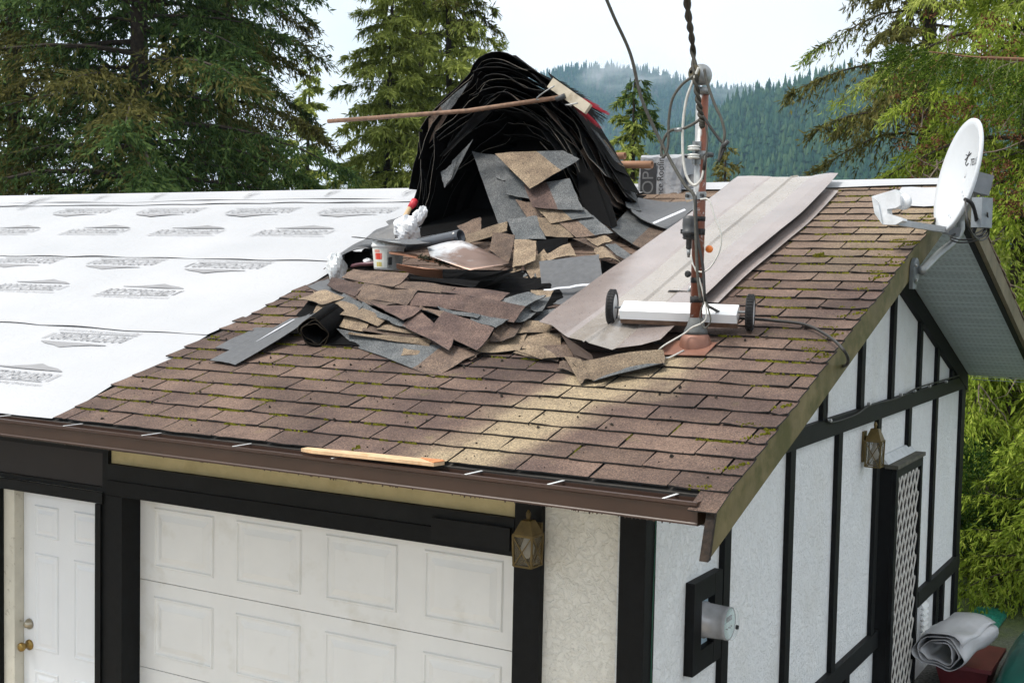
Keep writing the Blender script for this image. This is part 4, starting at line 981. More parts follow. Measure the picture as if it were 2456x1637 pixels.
# sheets on the roof left of the roll
Z4 = lambda a, b: (480 + a / 2.6133, 480 + b / 2.6133)
def flat(pts, h, col, label, Z=Z4, **kw): return piece(onroof(pts, h, Z), col, label, 'strips lying flat left of the heap', **kw)
flat([(335, 802), (470, 808), (262, 940), (108, 922)], .012, 'g', 'pale grey strip lying behind the one with the white line')
flat([(560, 742), (740, 715), (238, 1024), (88, 1000)], (.05, .10, .016, .014), 'g', 'grey starter strip with a white line pointing down the roof')
w = onroof([(575, 735), (600, 742), (150, 1004), (165, 1006)], .05, Z4)
MB().sheet([[aR(*Z4(590 - 430 * i / 8 + (4 + 3 * math.sin(i)) * j, 745 + 250 * i / 8), .0565 - .041 * i / 8 + .006) for j in (-1, 1)] for i in range(9)], 0.001).build('white_sealant_line', simple('sealant', (0.55, 0.56, 0.6), .5), label='chalky white line along the grey starter strip', cat='sealant')
# the roll
ra, rb_ = aR(*Z5(382, 604), .078), aR(*Z5(382, 604), .078) + Vector((-.16, .80, .26))
axd = (rb_ - ra).normalized(); sx_ = axd.cross(Vector((0, 0, 1))).normalized(); sy_ = sx_.cross(axd); rg_ = []
for k in range(61):
    w = k / 60 * 2 * math.pi * 2.6; r_ = 0.088 - 0.0125 * w / (2 * math.pi) + .006 * math.sin(w * 2.3) + .004 * math.sin(w * 5.1)
    rg_.append([ra + sx_ * (math.cos(w + 1.2) * r_ * 1.12) + sy_ * (math.sin(w + 1.2) * r_ * .92) + axd * (L_ * .26 + (.012 * math.sin(w * 3) if L_ == 0 else 0)) for L_ in (0, .35, .7, 1)])
MB().sheet(rg_, .004, 0, 0, 1).build('rolled_shingle', [M_ASPH, simple('mulch', (0.03, 0.022, 0.012), .95, 0, .6, 60)], smooth=True, label='black shingle roll with its open end facing out at the left of the heap', cat='shingle')
# ---------------- cascade out of the stack
GC = 'shingles spilling out of the dark stack'
def cas(pts, off, col, label, **kw):
    c = []
    for p in pts:
        u, v = Z6(*p); Y = 1.88 + (600 - v) * 0.0027 - off
        c.append(aY(u, v, Y))
    return piece(c, col, label, GC, **kw)
piece([RF(-2.95, 4.1, .03), RF(-1.45, 4.1, .03), RF(-1.5, 3.15, .02), RF(-2.75, 3.1, .02)], 'k', 'black sheet put in to darken the floor of the hollow under the stack', GC, nu=10)  # black sheet added so that the floor of the shaded hollow is dark
cas([(140, 185), (430, 250), (655, 785), (375, 830)], .02, 's', 'long grey shingle down the left of the spill', rough=.008)
cas([(540, 628), (690, 650), (812, 778), (648, 787)], .05, 'b', 'small brown tab beside the long grey shingle')
cas([(345, 218), (445, 325), (452, 442), (355, 416)], .05, 's', 'narrow grey scrap high on the left of the spill')
cas([(440, 328), (650, 478), (672, 612), (455, 567)], .08, 's', 'grey flap under the tan topmost shingle')
cas([(460, 808), (730, 788), (812, 992), (550, 1007)], .06, 's', 'grey square at the left foot of the spill', curl=.01)
cas([(720, 790), (935, 820), (1076, 977), (830, 977)], .07, 't', 'bright tan square at the foot of the spill', curl=.012)
cas([(930, 815), (1262, 780), (1442, 947), (1120, 987)], .075, 'bs', 'brown and grey shingle at the right foot of the spill', split=.42, curl=.01)
cas([(740, 698), (1165, 702), (1252, 782), (872, 832)], .10, 'ts', 'tan and grey shingle above the bright tan square', split=.5)
cas([(628, 488), (1035, 440), (1162, 722), (715, 697)], .13, 'ps', 'purple and grey shingle in the middle of the spill', split=.42)
cas([(368, 195), (965, 165), (1112, 240), (680, 507)], .22, 'ts', 'tan and grey topmost shingle jutting out of the stack', split=.52, rough=.003)
cas([(1090, 190), (1240, 300), (1420, 860), (1160, 700)], .0, 'k', 'black curved flap right of the spill')
cas([(1200, 330), (1420, 600), (1480, 840), (1430, 880)], -.04, 'k', 'black flap against the right leg of the stack')
# pieces lower down lie on the roof
def low(pts, hs, col, label, **kw): return piece(onroof(pts, [x * .6 for x in hs], Z6), col, label, GC, **kw)
low([(0, 880), (205, 800), (206, 912), (60, 967)], (.24, .26, .2, .2), 'b', 'brown shingle left of the spill behind the grey pipe')
low([(76, 952), (446, 830), (441, 912), (76, 1042)], (.24, .28, .22, .2), 't', 'long tan shingle above the grey pipe mouth')
low([(330, 950), (520, 955), (472, 1212), (300, 1100)], (.22, .24, .10, .14), 'b', 'mossy brown shingle behind the shovel')
low([(535, 1008), (722, 1010), (720, 1207), (518, 1267)], (.25, .25, .14, .12), 't', 'tan upright tab below the grey square', curl=.012)
low([(740, 1010), (1020, 1000), (1000, 1090), (760, 1150)], (.16, .16, .10, .10), 'k', 'black sheet put in for the shade of the hollow under the spill')  # shade of the hollow, given as a black sheet
low([(805, 1152), (1042, 1048), (1097, 1147), (862, 1204)], (.15, .19, .15, .12), 't', 'tan curled tab in front of the dark hollow', sag=.012)
low([(620, 1250), (800, 1100), (872, 1202), (760, 1475)], (.09, .14, .10, .02), 't', 'long tan shingle left of the upright dark square')
low([(500, 1268), (592, 1250), (582, 1292), (470, 1325)], (.11, .11, .09, .08), 't', 'small tan scrap beside the shovel tip')
low([(440, 1390), (645, 1350), (642, 1462), (500, 1485)], (.06, .07, .03, .03), 't', 'tan corner right of the dark sheet under the shovel')
low([(480, 1330), (602, 1290), (640, 1340), (440, 1395)], (.08, .08, .07, .06), 's', 'grey scrap between two tan corners')
low([(640, 1340), (720, 1330), (760, 1480), (640, 1470)], (.05, .05, .02, .02), 's', 'grey chalky scrap left of the upright dark square')
low([(660, 1500), (886, 1480), (860, 1600), (640, 1570)], (.03, .03, .015, .015), 'ts', 'tan edged grey shingle below the upright dark square', split=.45, sv=True)
low([(778, 1220), (1302, 1150), (1340, 1392), (800, 1477)], (.16, .17, .045, .04), 'g', 'wet dark grey square propped up in front of the spill', rough=.002)
low([(800, 1482), (1420, 1400), (1180, 1590), (880, 1600)], (.035, .04, .015, .015), 'g', 'flat grey sheet with a chalk line below the wet dark square')
MB().sheet([[aR(*Z6(800 + 600 * i / 10, 1474 - 80 * i / 10 + 9 * j + 4 * math.sin(i * 2)), .052) for j in (-1, 1)] for i in range(11)], 0.001).build('white_sealant_line', simple('sealant', (0.55, 0.56, 0.6), .5), label='ragged white chalk line below the wet dark square', cat='sealant')
low([(1278, 1100), (1400, 1098), (1522, 1232), (1310, 1185)], (.15, .13, .09, .12), 't', 'small arched tan shingle right of the wet dark square', sag=.03)
low([(1388, 1060), (1482, 1030), (1662, 1182), (1560, 1212)], (.15, .15, .05, .06), 's', 'grey strip right of the arched tan shingle')
low([(1080, 986), (1212, 1000), (1560, 1205), (1480, 1172)], (.20, .19, .07, .09), 'b', 'narrow brown strip running down to the right')
low([(1210, 1000), (1385, 968), (1442, 1012), (1310, 1052)], (.20, .19, .16, .17), 't', 'tan tab right of the spill foot')
low([(1490, 1245), (1600, 1230), (1640, 1290), (1500, 1310)], (.04, .04, .02, .02), 'b', 'brown scrap by the left edge of the valley metal')
low([(1345, 1200), (1520, 1235), (1490, 1330), (1340, 1350)], (.03, .03, .02, .02), 'k', 'black shaded scrap beside the wet dark square')
low([(1655, 650), (2120, 870), (1832, 1107), (1458, 890)], (.10, .06, .06, .16), 'sb', 'grey and brown shingle curving up against the stack', split=.5, sag=-.03)
low([(1610, 595), (2280, 640), (1985, 893), (1648, 742)], (.11, .05, .09, .17), 'g', 'smooth grey sheet with a white line behind the mast', sag=-.02)
MB().sheet([[aR(*Z6(1830 + 300 * i / 10 + 8 * j, 845 - 130 * i / 10 + 7 * j), .115 - .02 * i / 10) for j in (-1, 1)] for i in range(11)], 0.001).build('white_sealant_line', simple('sealant', (0.55, 0.56, 0.6), .5), label='white line on the smooth grey sheet behind the mast', cat='sealant')
low([(1530, 530), (1650, 528), (1705, 725), (1580, 702)], (.12, .10, .12, .17), 's', 'grey flap at the right foot of the stack')
low([(2150, 640), (2420, 620), (2330, 760), (2120, 760)], (.05, .03, .03, .04), 't', 'tan shingle left behind at the ridge behind the mast')
# torn bits below the valley metal
Z3 = lambda a, b: (1000 + a / 2.941, 820 + b / 2.941)
GT = 'torn shingles under the lower end of the valley metal'
for pts, hs, col, lab in (([(1120, 150), (1720, 60), (1730, 160), (1260, 272)], (.05, .05, .022, .02), 't', 'tan shingle lifted below the bent metal corner'),
                          ([(1050, 110), (1160, 140), (1230, 262), (1150, 288)], (.05, .05, .025, .02), 't', 'narrow tan tab pointing down below the bent metal corner'),
                          ([(1010, 140), (1090, 150), (1140, 226), (995, 190)], (.035, .03, .02, .02), 'b', 'brown scrap left of the narrow tan tab'),
                          ([(720, 60), (1060, 30), (1100, 110), (880, 120)], (.05, .05, .03, .025), 'tb', 'tan shingle pushed up left of the bent metal corner'),
                          ([(1420, 205), (1730, 150), (1722, 165), (1260, 275)], (.03, .03, .034, .034), 's', 'grey torn edge of the lifted tan shingle')):
    piece(onroof(pts, hs, Z3), col, lab, GT, split=.5, sag=.01)
# ------------------------------------------------------------------ the stack
GS = 'black shingle strips draped in the tall stack'
SLAB = 'black backed shingle strip in the tall draped stack'
OUT = [(-3.04, 3.66), (-3.01, 3.82), (-2.96, 4.0), (-2.93, 4.30), (-2.86, 4.52), (-2.64, 4.72), (-2.53, 4.82), (-2.386, 4.91), (-2.224, 4.92), (-2.05, 4.85), (-1.91, 4.76), (-1.66, 4.58), (-1.53, 4.42), (-1.41, 4.22), (-1.28, 4.0)]
INN = [(-2.83, 3.60), (-2.75, 3.82), (-2.68, 4.0), (-2.58, 4.16), (-2.47, 4.26), (-2.36, 4.31), (-2.28, 4.34), (-2.20, 4.35), (-2.12, 4.34), (-2.02, 4.30), (-1.92, 4.23), (-1.84, 4.12), (-1.76, 3.98), (-1.68, 3.82), (-1.55, 3.66)]
OUT = [(x * .97 - 2.28 * .03 + (.085 if x < -2.4 else 0), z - .02) for x, z in OUT]
CO_ = np.array([tuple(p)[:2] for p in bez([(a, b, 0) for a, b in OUT], 140)]); CI_ = np.array([tuple(p)[:2] for p in bez([(a, b, 0) for a, b in INN], 140)])
def arch(q, t):                            # q 0 outer .. 1 inner, t 0..1
    c = CO_ * (1 - q) + CI_ * q; k = t * (len(c) - 1); i = np.clip(np.floor(k).astype(int), 0, len(c) - 2); f = (k - i)[:, None]; return c[i] * (1 - f) + c[i + 1] * f
rs = random.Random(12); NLAY = 21
spec = []
for L_ in range(NLAY):
    q = (L_ + .3) / NLAY; n3 = 4
    for w in range(n3):
        c0 = (-.02, .20, .46, .70)[w] + rs.uniform(-.07, .07); spec.append((w, L_, q + rs.uniform(-.03, .03), c0, (.30, .30, .32, .34)[w] + rs.uniform(-.07, .05)))
ORD = ['outermost', 'second', 'third', 'fourth', 'fifth', 'sixth', 'seventh', 'eighth', 'ninth', 'tenth', 'eleventh', 'twelfth', 'thirteenth', 'fourteenth', 'fifteenth', 'sixteenth', 'seventeenth', 'eighteenth', 'nineteenth', 'twentieth', 'innermost']
WHERE = ['left leg', 'left shoulder', 'crown', 'right leg']
for e_, (w_, l_, q, c0, ln) in enumerate(spec):
    lab_ = 'black backed shingle strip, ' + ORD[l_] + (' from the outside' if 0 < l_ < 20 else '') + ' on the ' + WHERE[w_] + ' of the stack'
    t0, t1 = max(0, c0), min(1, c0 + ln)
    if t1 - t0 < .1: continue
    tt = np.linspace(t0, t1, 15); P = arch(q, tt); ce = arch(q, np.array([(t0 + t1) / 2]))[0]
    yf = 2.36 + 0.12 * q + rs.uniform(-.09, .09) + (0.04 if c0 > .5 else 0) + 0.14 * max(0, q - .5); wd = 0.33 + (0.25 if q > .6 else 0); dyr = rs.uniform(-.10, .10); dn = rs.uniform(-.008, .008); flr = rs.uniform(0, .06) if rs.random() < .5 else rs.uniform(0, .015); fl2 = rs.uniform(0, .03); tlt = rs.uniform(.06, .20); kk = rs.uniform(0, .016); kp = rs.uniform(0, 6); kf = rs.uniform(.3, 1.0)
    grid = []
    for i, (x, z) in enumerate(P):
        a = i / 14 - .5; fl = flr * max(0, abs(a) - .3) / .2; row = []
        tan = P[min(i + 1, 14)] - P[max(i - 1, 0)]; tan = tan / np.hypot(*tan); nx_, nz_ = -tan[1], tan[0]
        for v in (0, .5, 1):
            y = yf + wd * v + dyr * a * 2; lift = dn + tlt * wd * (1 - v) + kk * math.sin(kp + i * kf) + fl + fl2 * (1 - v) * (.3 if 0 < i < 14 else 1) * .5 + rs.gauss(0, .0012)
            row.append(Vector((x + nx_ * lift, y + rs.gauss(0, .003), z + nz_ * lift)))
        grid.append(row)
    top = rs.choice([M_ASPH, M_ASPH, M_ASPH, M_ASPH, G_SLT, G_BRN])
    edge = M_EDGE if rs.random() < .62 else simple('pale_torn_edge', (0.10, 0.09, 0.075), .9, 0, .7, 60)
    MB().sheet(grid, .0035, 0, 1, 2).build('stacked_shingle', [top, M_ASPH, edge], label=lab_, cat='shingle', group=GS)
cm = MB(); A0 = arch(.22, np.linspace(0, 1, 40)); A1 = arch(.92, np.linspace(0, 1, 40))
for i in range(39):
    cm.hexa([(A0[i][0], 2.64, A0[i][1]), (A0[i + 1][0], 2.64, A0[i + 1][1]), (A0[i + 1][0], 2.93, A0[i + 1][1]), (A0[i][0], 2.93, A0[i][1]), (A1[i][0], 2.70, A1[i][1]), (A1[i + 1][0], 2.70, A1[i + 1][1]), (A1[i + 1][0], 2.93, A1[i + 1][1]), (A1[i][0], 2.93, A1[i][1])])
for i in range(39):
    za, zb = A1[i][1] + .02, A1[i + 1][1] + .02
    cm.hexa([(A1[i][0], 2.80, 3.55), (A1[i + 1][0], 2.80, 3.55), (A1[i + 1][0], 2.925, 3.55), (A1[i][0], 2.925, 3.55), (A1[i][0], 2.80, za), (A1[i + 1][0], 2.80, zb), (A1[i + 1][0], 2.925, zb), (A1[i][0], 2.925, za)])
cm.build('shingle_rubble', M_ASPH, kind='stuff', label='pressed black shingles deep inside the stack')
# loose flaps on the flanks of the stack, seen from their granule side
Zt = lambda a, b: (780 + a / 2.8695, 80 + b / 2.8695)
for pts, Y, col, lab in (([(800, 500), (990, 330), (900, 470), (830, 560)], 2.30, 's', 'grey flap high on the left flank of the stack'),
                         ([(720, 590), (800, 505), (860, 545), (705, 775)], 2.34, 'b', 'brown speckled flap on the left flank of the stack'),
                         ([(1060, 510), (1130, 545), (830, 830), (800, 835)], 2.22, 'k', 'black flap curling out on the left of the stack'),
                         ([(880, 880), (1010, 740), (880, 1000), (825, 1055)], 2.20, 's', 'grey pointed flap low on the left of the stack'),
                         ([(795, 955), (905, 885), (870, 1000), (820, 1055)], 2.19, 's', 'grey square corner low on the left of the stack'),
                         ([(1820, 640), (1880, 690), (2040, 900), (1990, 870)], 2.44, 's', 'grey flap on the right flank of the stack'),
                         ([(1890, 720), (1930, 740), (2060, 920), (2000, 880)], 2.5, 't', 'tan sliver on the right flank of the stack')):
    piece([aY(*Zt(*p), Y) for p in pts], col, lab, 'flaps sticking out of the stack')
# ------------------------------------------------------------------ valley metal
def painted_metal(name, c, r=.32):
    t = NT(name); p = t.coord('Position')
    cc = t.ramp(t.noise(2.5, 4, .6, p), [(.3, tuple(x * .85 for x in c)), (.7, tuple(x * 1.15 for x in c))])
    sp = t.ramp(t.noise(140, 1, .5, p), [(.68, (0, 0, 0)), (.70, (1, 1, 1))]); cc = t.mix(t.math('MULTIPLY', sp, .8), cc, (0.05, 0.045, 0.04))
    t.col(cc); t.set(t.ramp(t.noise(14, 3, .6, p), [(.3, (r * .8,) * 3), (.7, (r * 1.3,) * 3)]), 0.0, .9); t.bump(t.noise(3.5, 2, .4, p), .25, .02); return t.mat
M_VAL = painted_metal('brown_grey_painted_metal', (0.25, 0.21, 0.196), .20)
M_VALC = painted_metal('bare_zinc_band', (0.28, 0.25, 0.222), .24)
M_VALB = simple('metal_underside', (0.05, 0.035, 0.028), .7, 0, .15, 14, 0, 60, .15)
def valley(name, label, dx, hb, s0, s1, low=True):
    xs = [-.90, -.78, -.62, -.60, -.46, -.44, -.425, -.41, -.29, -.27, -.14, -.06]; hs = [.05, .055, .06, .052, .045, .048, .068, .047, .04, .05, .06, .045]
    g = []; xs = [-.43 + (x + .45) * .86 for x in xs]
    for i, (x, h) in enumerate(zip(xs, hs)):
        row = []
        for j in range(25):
            t = j / 24; sl = s0 + (0.16 if i > 5 else 0.0) * 0 + {0: .30, 1: .25, 2: .12, 3: .10, 4: .02, 5: 0, 6: 0, 7: 0, 8: .04, 9: .05, 10: .1, 11: .16}[i] * (1 if low else .3)
            sv = sl + (s1 - sl - .08 * (x + .45) / .4) * t
            hh = hb + h * .5 + .004 * math.sin(sv * 3.1 + x * 4) + .0015 * math.sin(sv * 9 + i)
            if t < .18 and low: hh += (.18 - t) * (.16 if i in (4, 5, 6, 7) else -.08 if 7 < i < 11 else .03)
            if sv > RL - .06: hh -= (sv - RL + .06) * .5
            row.append(RF(x + dx + .05 * (1 - t) * (1 if i < 3 else 0) * -.3 + .02 * math.sin(sv * 2.2) * (1 if i in (0, 11) else 0), sv, hh))
        g.append(row)
    return MB().sheet(g, .0015, 0, 2, 2, lambda i, j: 1 if 3 <= i < 9 else 0).build(name, [M_VAL, M_VALC, M_VALB], smooth=False, label=label, cat='metal sheet', group='lengths of valley metal')
valley('valley_metal', 'lower length of valley metal, its dark edge showing under the right side', .05, .0, 1.95, 4.30, False)
valley('valley_metal', 'long brown grey valley metal lying from the ridge to the mast', 0.0, .058, 1.13, 4.52)
MB().sheet([[aR(*p, h) for p, h in r] for r in ([((1345, 800), .09), ((1375, 850), .05), ((1385, 868), .03)], [((1420, 850), .07), ((1425, 866), .05), ((1420, 872), .03)])], .0015).build('bent_metal_corner', M_VALB, label='bent down brown corner at the lower end of the valley metal', cat='metal sheet')
# ------------------------------------------------------------------ mast
MX, MY = .034, .50; mz0 = zroof(MY)
mast = thing('service_mast', (MX, MY, mz0), 'galvanised service mast with rusty red paint standing out of the roof', 'mast')
def mastmat():
    t = NT('mast_half_painted'); p = t.coord('Position'); sx = t.n('SeparateXYZ'); t.l(p, sx.inputs[0])
    n = t.noise(6, 4, .6, p)
    side = t.math('ADD', t.math('SUBTRACT', sx.outputs['X'], MX), t.math('MULTIPLY', t.math('SUBTRACT', n, .5), .05))
    side = t.math('ADD', side, t.ramp(sx.outputs['Z'], [(0.0, (0, 0, 0)), (1.0, (0, 0, 0))]))
    lowr = t.math('MULTIPLY', t.math('SUBTRACT', 3.86, sx.outputs['Z']), .22)
    f = t.ramp(t.math('ADD', side, t.math('MAXIMUM', lowr, 0.0)), [(.004, (0, 0, 0)), (.010, (1, 1, 1))])
    scr = t.ramp(t.noise(16, 4, .65, p), [(.60, (1, 1, 1)), (.66, (0, 0, 0))])
    f = t.math('MULTIPLY', f, scr)
    t.col(t.mix(f, t.ramp(t.noise(30, 3, .6, p), [(.3, (.34, .35, .35)), (.7, (.55, .56, .56))]), t.ramp(n, [(.3, (.14, .046, .028)), (.7, (.24, .088, .052))])))
    t.set(.48, .35); return t.mat
M_MAST = mastmat()
MB().tube([(MX, MY, mz0 - .05), (MX, MY, 4.33)], .030, 20).build('pipe', M_MAST, mast, True)
fl = MB(); fl.lathe((MX, MY, mz0 + .02), RN, [(-.03, .085), (.0, .078), (.03, .070), (.05, .055), (.06, .04)], 24)
fl.build('pipe_flashing', simple('flashing_rust_paint', (.24, .115, .08), .5, .2, .2, 8), mast, True)
MB().hexa([RF(MX + dx_, rc((MX, MY, mz0))[1] + ds_, .012 + hh_) for hh_ in (0, .004) for dx_, ds_ in ((-.13, -.15), (.10, -.13), (.10, .04), (-.15, .04))]).build('flashing_plate', simple('flashing_rust_paint', (.24, .115, .08), .5), mast)
MB().lathe((MX, MY, mz0 + .065), (0, 0, 1), [(0, .060), (.015, .058), (.04, .044), (.08, .034)], 24).build('rubber_collar', simple('grey_sealant', (.09, .095, .095), .7, 0, .3, 20, .6, 40), mast, True)
wh = MB()                                   # weatherhead: a domed hood facing the camera side
hd = Vector((-.35, -1, 0)).normalized(); hside = hd.cross(Vector((0, 0, 1))).normalized(); hub = Vector((MX, MY, 4.33))
vs = []; fs = []; nu_, nv_ = 22, 12; hc = hub + Vector((0, 0, .062)) + hd * .012
for j in range(nv_ + 1):
    b = math.pi * j / nv_
    for i in range(nu_):
        a = 2 * math.pi * i / nu_; d_ = math.cos(a) * math.sin(b); e_ = math.sin(a) * math.sin(b); z_ = math.cos(b)
        vs.append(hc + hd * min(.050, d_ * .058) + hside * e_ * .047 + Vector((0, 0, max(-.045, z_ * (.055 if z_ > 0 else .06)))))
for j in range(nv_):
    for i in range(nu_): fs.append((j * nu_ + i, (j + 1) * nu_ + i, (j + 1) * nu_ + (i + 1) % nu_, j * nu_ + (i + 1) % nu_))
wh.add(vs, fs); wh.build('weatherhead', M_GALV, mast, True)
wf = MB().lathe(hub + Vector((0, 0, .068)) + hd * .0625, hd, [(0, .038), (.004, .036)], 18); wf.build('weatherhead_insert', simple('bakelite', (.09, .075, .04), .6, 0, .5, 40), mast)
for a_, b_ in ((-.018, .0), (.018, .004), (0, -.02)):
    MB().lathe(hub + Vector((0, 0, .070 + b_)) + hd * .0668 + hd.cross(Vector((0, 0, 1))) * a_, hd, [(0, .008), (.002, .008)], 10).build('cable_hole', M_ASPH, mast)
MB().lathe(hub + Vector((0, 0, -.03)), (0, 0, 1), [(0, .0325), (.035, .0355)], 20).build('weatherhead_collar', M_GALV, mast, True)
ins = Vector((MX, MY, 4.02)) + hd * .052
for dz_ in (.022, -.018):
    MB().lathe(ins + Vector((0, 0, dz_ - .012)), (0, 0, 1), [(0, .020), (.003, .030), (.009, .031), (.012, .022), (.015, .030), (.021, .030), (.024, .018)], 18).build('insulator', simple('porcelain', (.72, .72, .68), .2), mast, True)
MB().box(ins - Vector((.022, .006, .055)) - hd * .025, ins + Vector((.022, .006, .055)) - hd * .025).build('insulator_bracket', M_GALV, mast)
MB().lathe(ins - Vector((0, 0, .055)), (0, 0, 1), [(0, .007), (.11, .007)], 8).build('insulator_pin', M_GALV, mast)
MB().lathe(Vector((MX, MY, 3.99)), (0, 0, 1), [(0, .0315), (.02, .0325), (.04, .0315)], 18).build('pipe_strap', M_GALV, mast, True)
sdv = hd.cross(Vector((0, 0, 1)))
for s_ in (-1, 1): MB().lathe(Vector((MX, MY, 4.01)) + sdv * s_ * .055 - hd * 0, hd, [(-.02, .012), (.02, .012), (.022, .006)], 8).build('strap_bolt', M_DGREY, mast)
MB().bar(Vector((MX, MY, 4.01)) - sdv * .058, Vector((MX, MY, 4.01)) + sdv * .058, .01, .026).build('strap_bar', M_GALV, mast)
zc = aY(1674, 470, MY).z
MB().lathe(Vector((MX, MY, zc - .018)), (0, 0, 1), [(0, .033), (.036, .033)], 20).build('guy_clamp', M_GALV, mast, True)
MB().bar(Vector((MX, MY, zc)) + hd * .030 - sdv * .062, Vector((MX, MY, zc)) + hd * .030 + sdv * .062, .004, .036).build('clamp_plate', M_GALV, mast)
for s_ in (-1, 1): MB().lathe(Vector((MX, MY, zc)) + hd * .032 + sdv * s_ * .047, hd, [(0, .009), (.012, .009)], 6).build('clamp_bolt', M_DGREY, mast)
for v_, hh in ((525, .022), (556, .03), (672, .026), (718, .03)):
    z = aY(1668, v_, MY).z; MB().lathe(Vector((MX, MY, z - hh / 2)), (0, 0, 1), [(0, .0315), (hh, .0325)], 20).build('tape_band', M_RUBBER, mast, True)
# grey amplifier strapped to the mast
ac = aY(1653, 560, MY - .05); amp = thing('mast_amplifier', ac - Vector((0, 0, .09)), 'dark grey cylindrical amplifier strapped to the left of the mast', 'amplifier')
MB().lathe(ac, (0, 0, 1), [(-.075, .008), (-.072, .014), (-.03, .014), (-.028, .028), (-.005, .030), (-.004, .034), (.012, .035), (.014, .032), (.04, .034), (.07, .033), (.082, .028), (.086, .012)], 20).build('body', M_DGREY, amp, True)
MB().lathe(ac, (0, 0, 1), [(-.115, .006), (-.095, .009), (-.074, .010)], 12).build('connector', M_GALV, amp, True)
for k in range(3): MB().lathe(ac, (0, 0, 1), [(-.022 + k * .011, .0325), (-.017 + k * .011, .0325)], 20).build('rib', M_RUBBER, amp)
MB().bar(ac + Vector((-.045, 0, .01)), Vector((MX + .03, MY - .032, ac.z + .01)), .006, .022).build('strap', M_RUBBER, amp)
MB().lathe(aY(1652, 657, MY - .05), (-.3, -1, 0), [(-.012, .006), (0, .016), (.012, .017), (.018, .01)], 8).build('clamp_knob', M_RUBBER, label='black star knob on the left of the mast', cat='knob')
MB().lathe(aY(1701, 598, MY + .06), (.4, -1, .1), [(0, .004), (.004, .018), (.014, .019), (.020, .012), (.024, .006)], 14).build('orange_reel', simple('orange_plastic', (.85, .22, .03), .4), smooth=True, label='small round orange plastic thing just right of the mast', cat='reel')
# ------------------------------------------------------------------ cables
def cable(name, label, pts, r, mat, n=60): return MB().tube(bez(pts, n), r, 8).build(name, mat, smooth=True, label=label, cat='cable')
Y_ = MY - .09
P_ = lambda u, v, y=Y_: aY(u, v, y)
c1 = bez([P_(1645, -60, -.9), P_(1650, 30, -.5), P_(1660, 100, Y_), P_(1668, 190), P_(1676, 250), P_(1683, 290), P_(1684, 305)], 90)
svc = thing('service_cable', c1[-1], 'thick twisted black service cable coming down to the mast', 'cable')
for k in range(2):
    q = []
    for i, p in enumerate(c1):
        w = i * .55 + k * math.pi; q.append(p + rt * math.cos(w) * .0075 + fw * math.sin(w) * .0075)
    MB().tube(q, .0085, 7).build('strand', simple('service_cable', (.03, .027, .018), .7, 0, .5, 60), svc, True)
cable('drop_cable', 'single grey cable slanting from the top edge down to the mast clamp', [P_(1430, -60, .1), P_(1472, 40, .2), P_(1512, 130, .3), P_(1540, 240, .36), P_(1590, 350), P_(1640, 440), P_(1664, 468), P_(1668, 520), P_(1672, 640), P_(1680, 720)], .0085, M_CABLEG, 80)
cable('lead_cable', 'grey lead looping left from the splice to the weatherhead', [P_(1663, 182), P_(1634, 205), P_(1612, 240), P_(1604, 290), P_(1602, 350), P_(1592, 376), P_(1586, 360), P_(1594, 330), P_(1610, 313), P_(1640, 308), P_(1668, 294), P_(1684, 282)], .0072, M_CABLEG, 90)
MB().tube([P_(1619, 312, Y_ - .004), P_(1636, 310, Y_ - .004)], .0105, 10).build('splice', M_GALV, smooth=True, label='crimped splice on the left lead', cat='splice')
cable('white_cable', 'white cable hanging in a long loop left of the mast', [P_(1676, 162), P_(1660, 200), P_(1646, 240), P_(1638, 300), P_(1638, 370), P_(1646, 420), P_(1664, 444), P_(1682, 430), P_(1688, 405)], .0068, M_CABLEW, 80)
cable('lead_cable', 'grey lead bowing right from the weatherhead to the crimped end', [P_(1689, 166), P_(1698, 205), P_(1714, 250), P_(1730, 285), P_(1738, 320), P_(1734, 345), P_(1728, 362), P_(1724, 385)], .0072, M_CABLEG, 70)
cable('lead_cable', 'black lead from the twisted cable down to the crimped end', [P_(1686, 278), P_(1704, 305), P_(1722, 330), P_(1738, 348)], .007, M_CABLE, 30)
MB().tube([P_(1733, 352, Y_ - .006), P_(1747, 338, Y_ - .006)], .011, 10).build('splice', M_DGREY, smooth=True, label='crimped end right of the mast', cat='splice')
cable('lead_cable', 'short cable tail hanging below the crimped end', [P_(1742, 342), P_(1732, 370), P_(1724, 388)], .0068, M_CABLE, 20)
cable('ground_wire', 'thin wire with a black sleeve from the insulator', [P_(1692, 300), P_(1697, 330), P_(1694, 370), P_(1690, 400), P_(1686, 430)], .0045, M_CABLEG, 40)
MB().tube([P_(1692, 373, Y_ - .003), P_(1688, 408, Y_ - .003)], .0085, 8).build('cable_sleeve', M_CABLE, smooth=True, label='black sleeve low on the insulator wire', cat='sleeve')
cable('coax_cable', 'thin white coax looping right of the mast to the amplifier', [P_(1680, 478), P_(1700, 480), P_(1714, 520), P_(1729, 560), P_(1726, 600), P_(1704, 640), P_(1680, 652), P_(1664, 638), P_(1657, 612)], .0042, M_CABLEW, 80)
cable('coax_cable', 'thin white coax down the front of the mast to the roof', [P_(1660, 630), P_(1676, 665), P_(1690, 720), P_(1694, 760), P_(1682, 775), P_(1660, 785), P_(1640, 800), aR(1590, 830, .07), aR(1580, 845, .02), aR(1600, 858, .016), aR(1640, 840, .02)], .0042, M_CABLEW, 90)
cable('coax_cable', 'thin grey coax looped at the mast foot', [P_(1690, 720), P_(1680, 750), P_(1682, 775), P_(1692, 786), P_(1704, 770), P_(1700, 745), P_(1692, 718)], .004, M_CABLEG, 60)
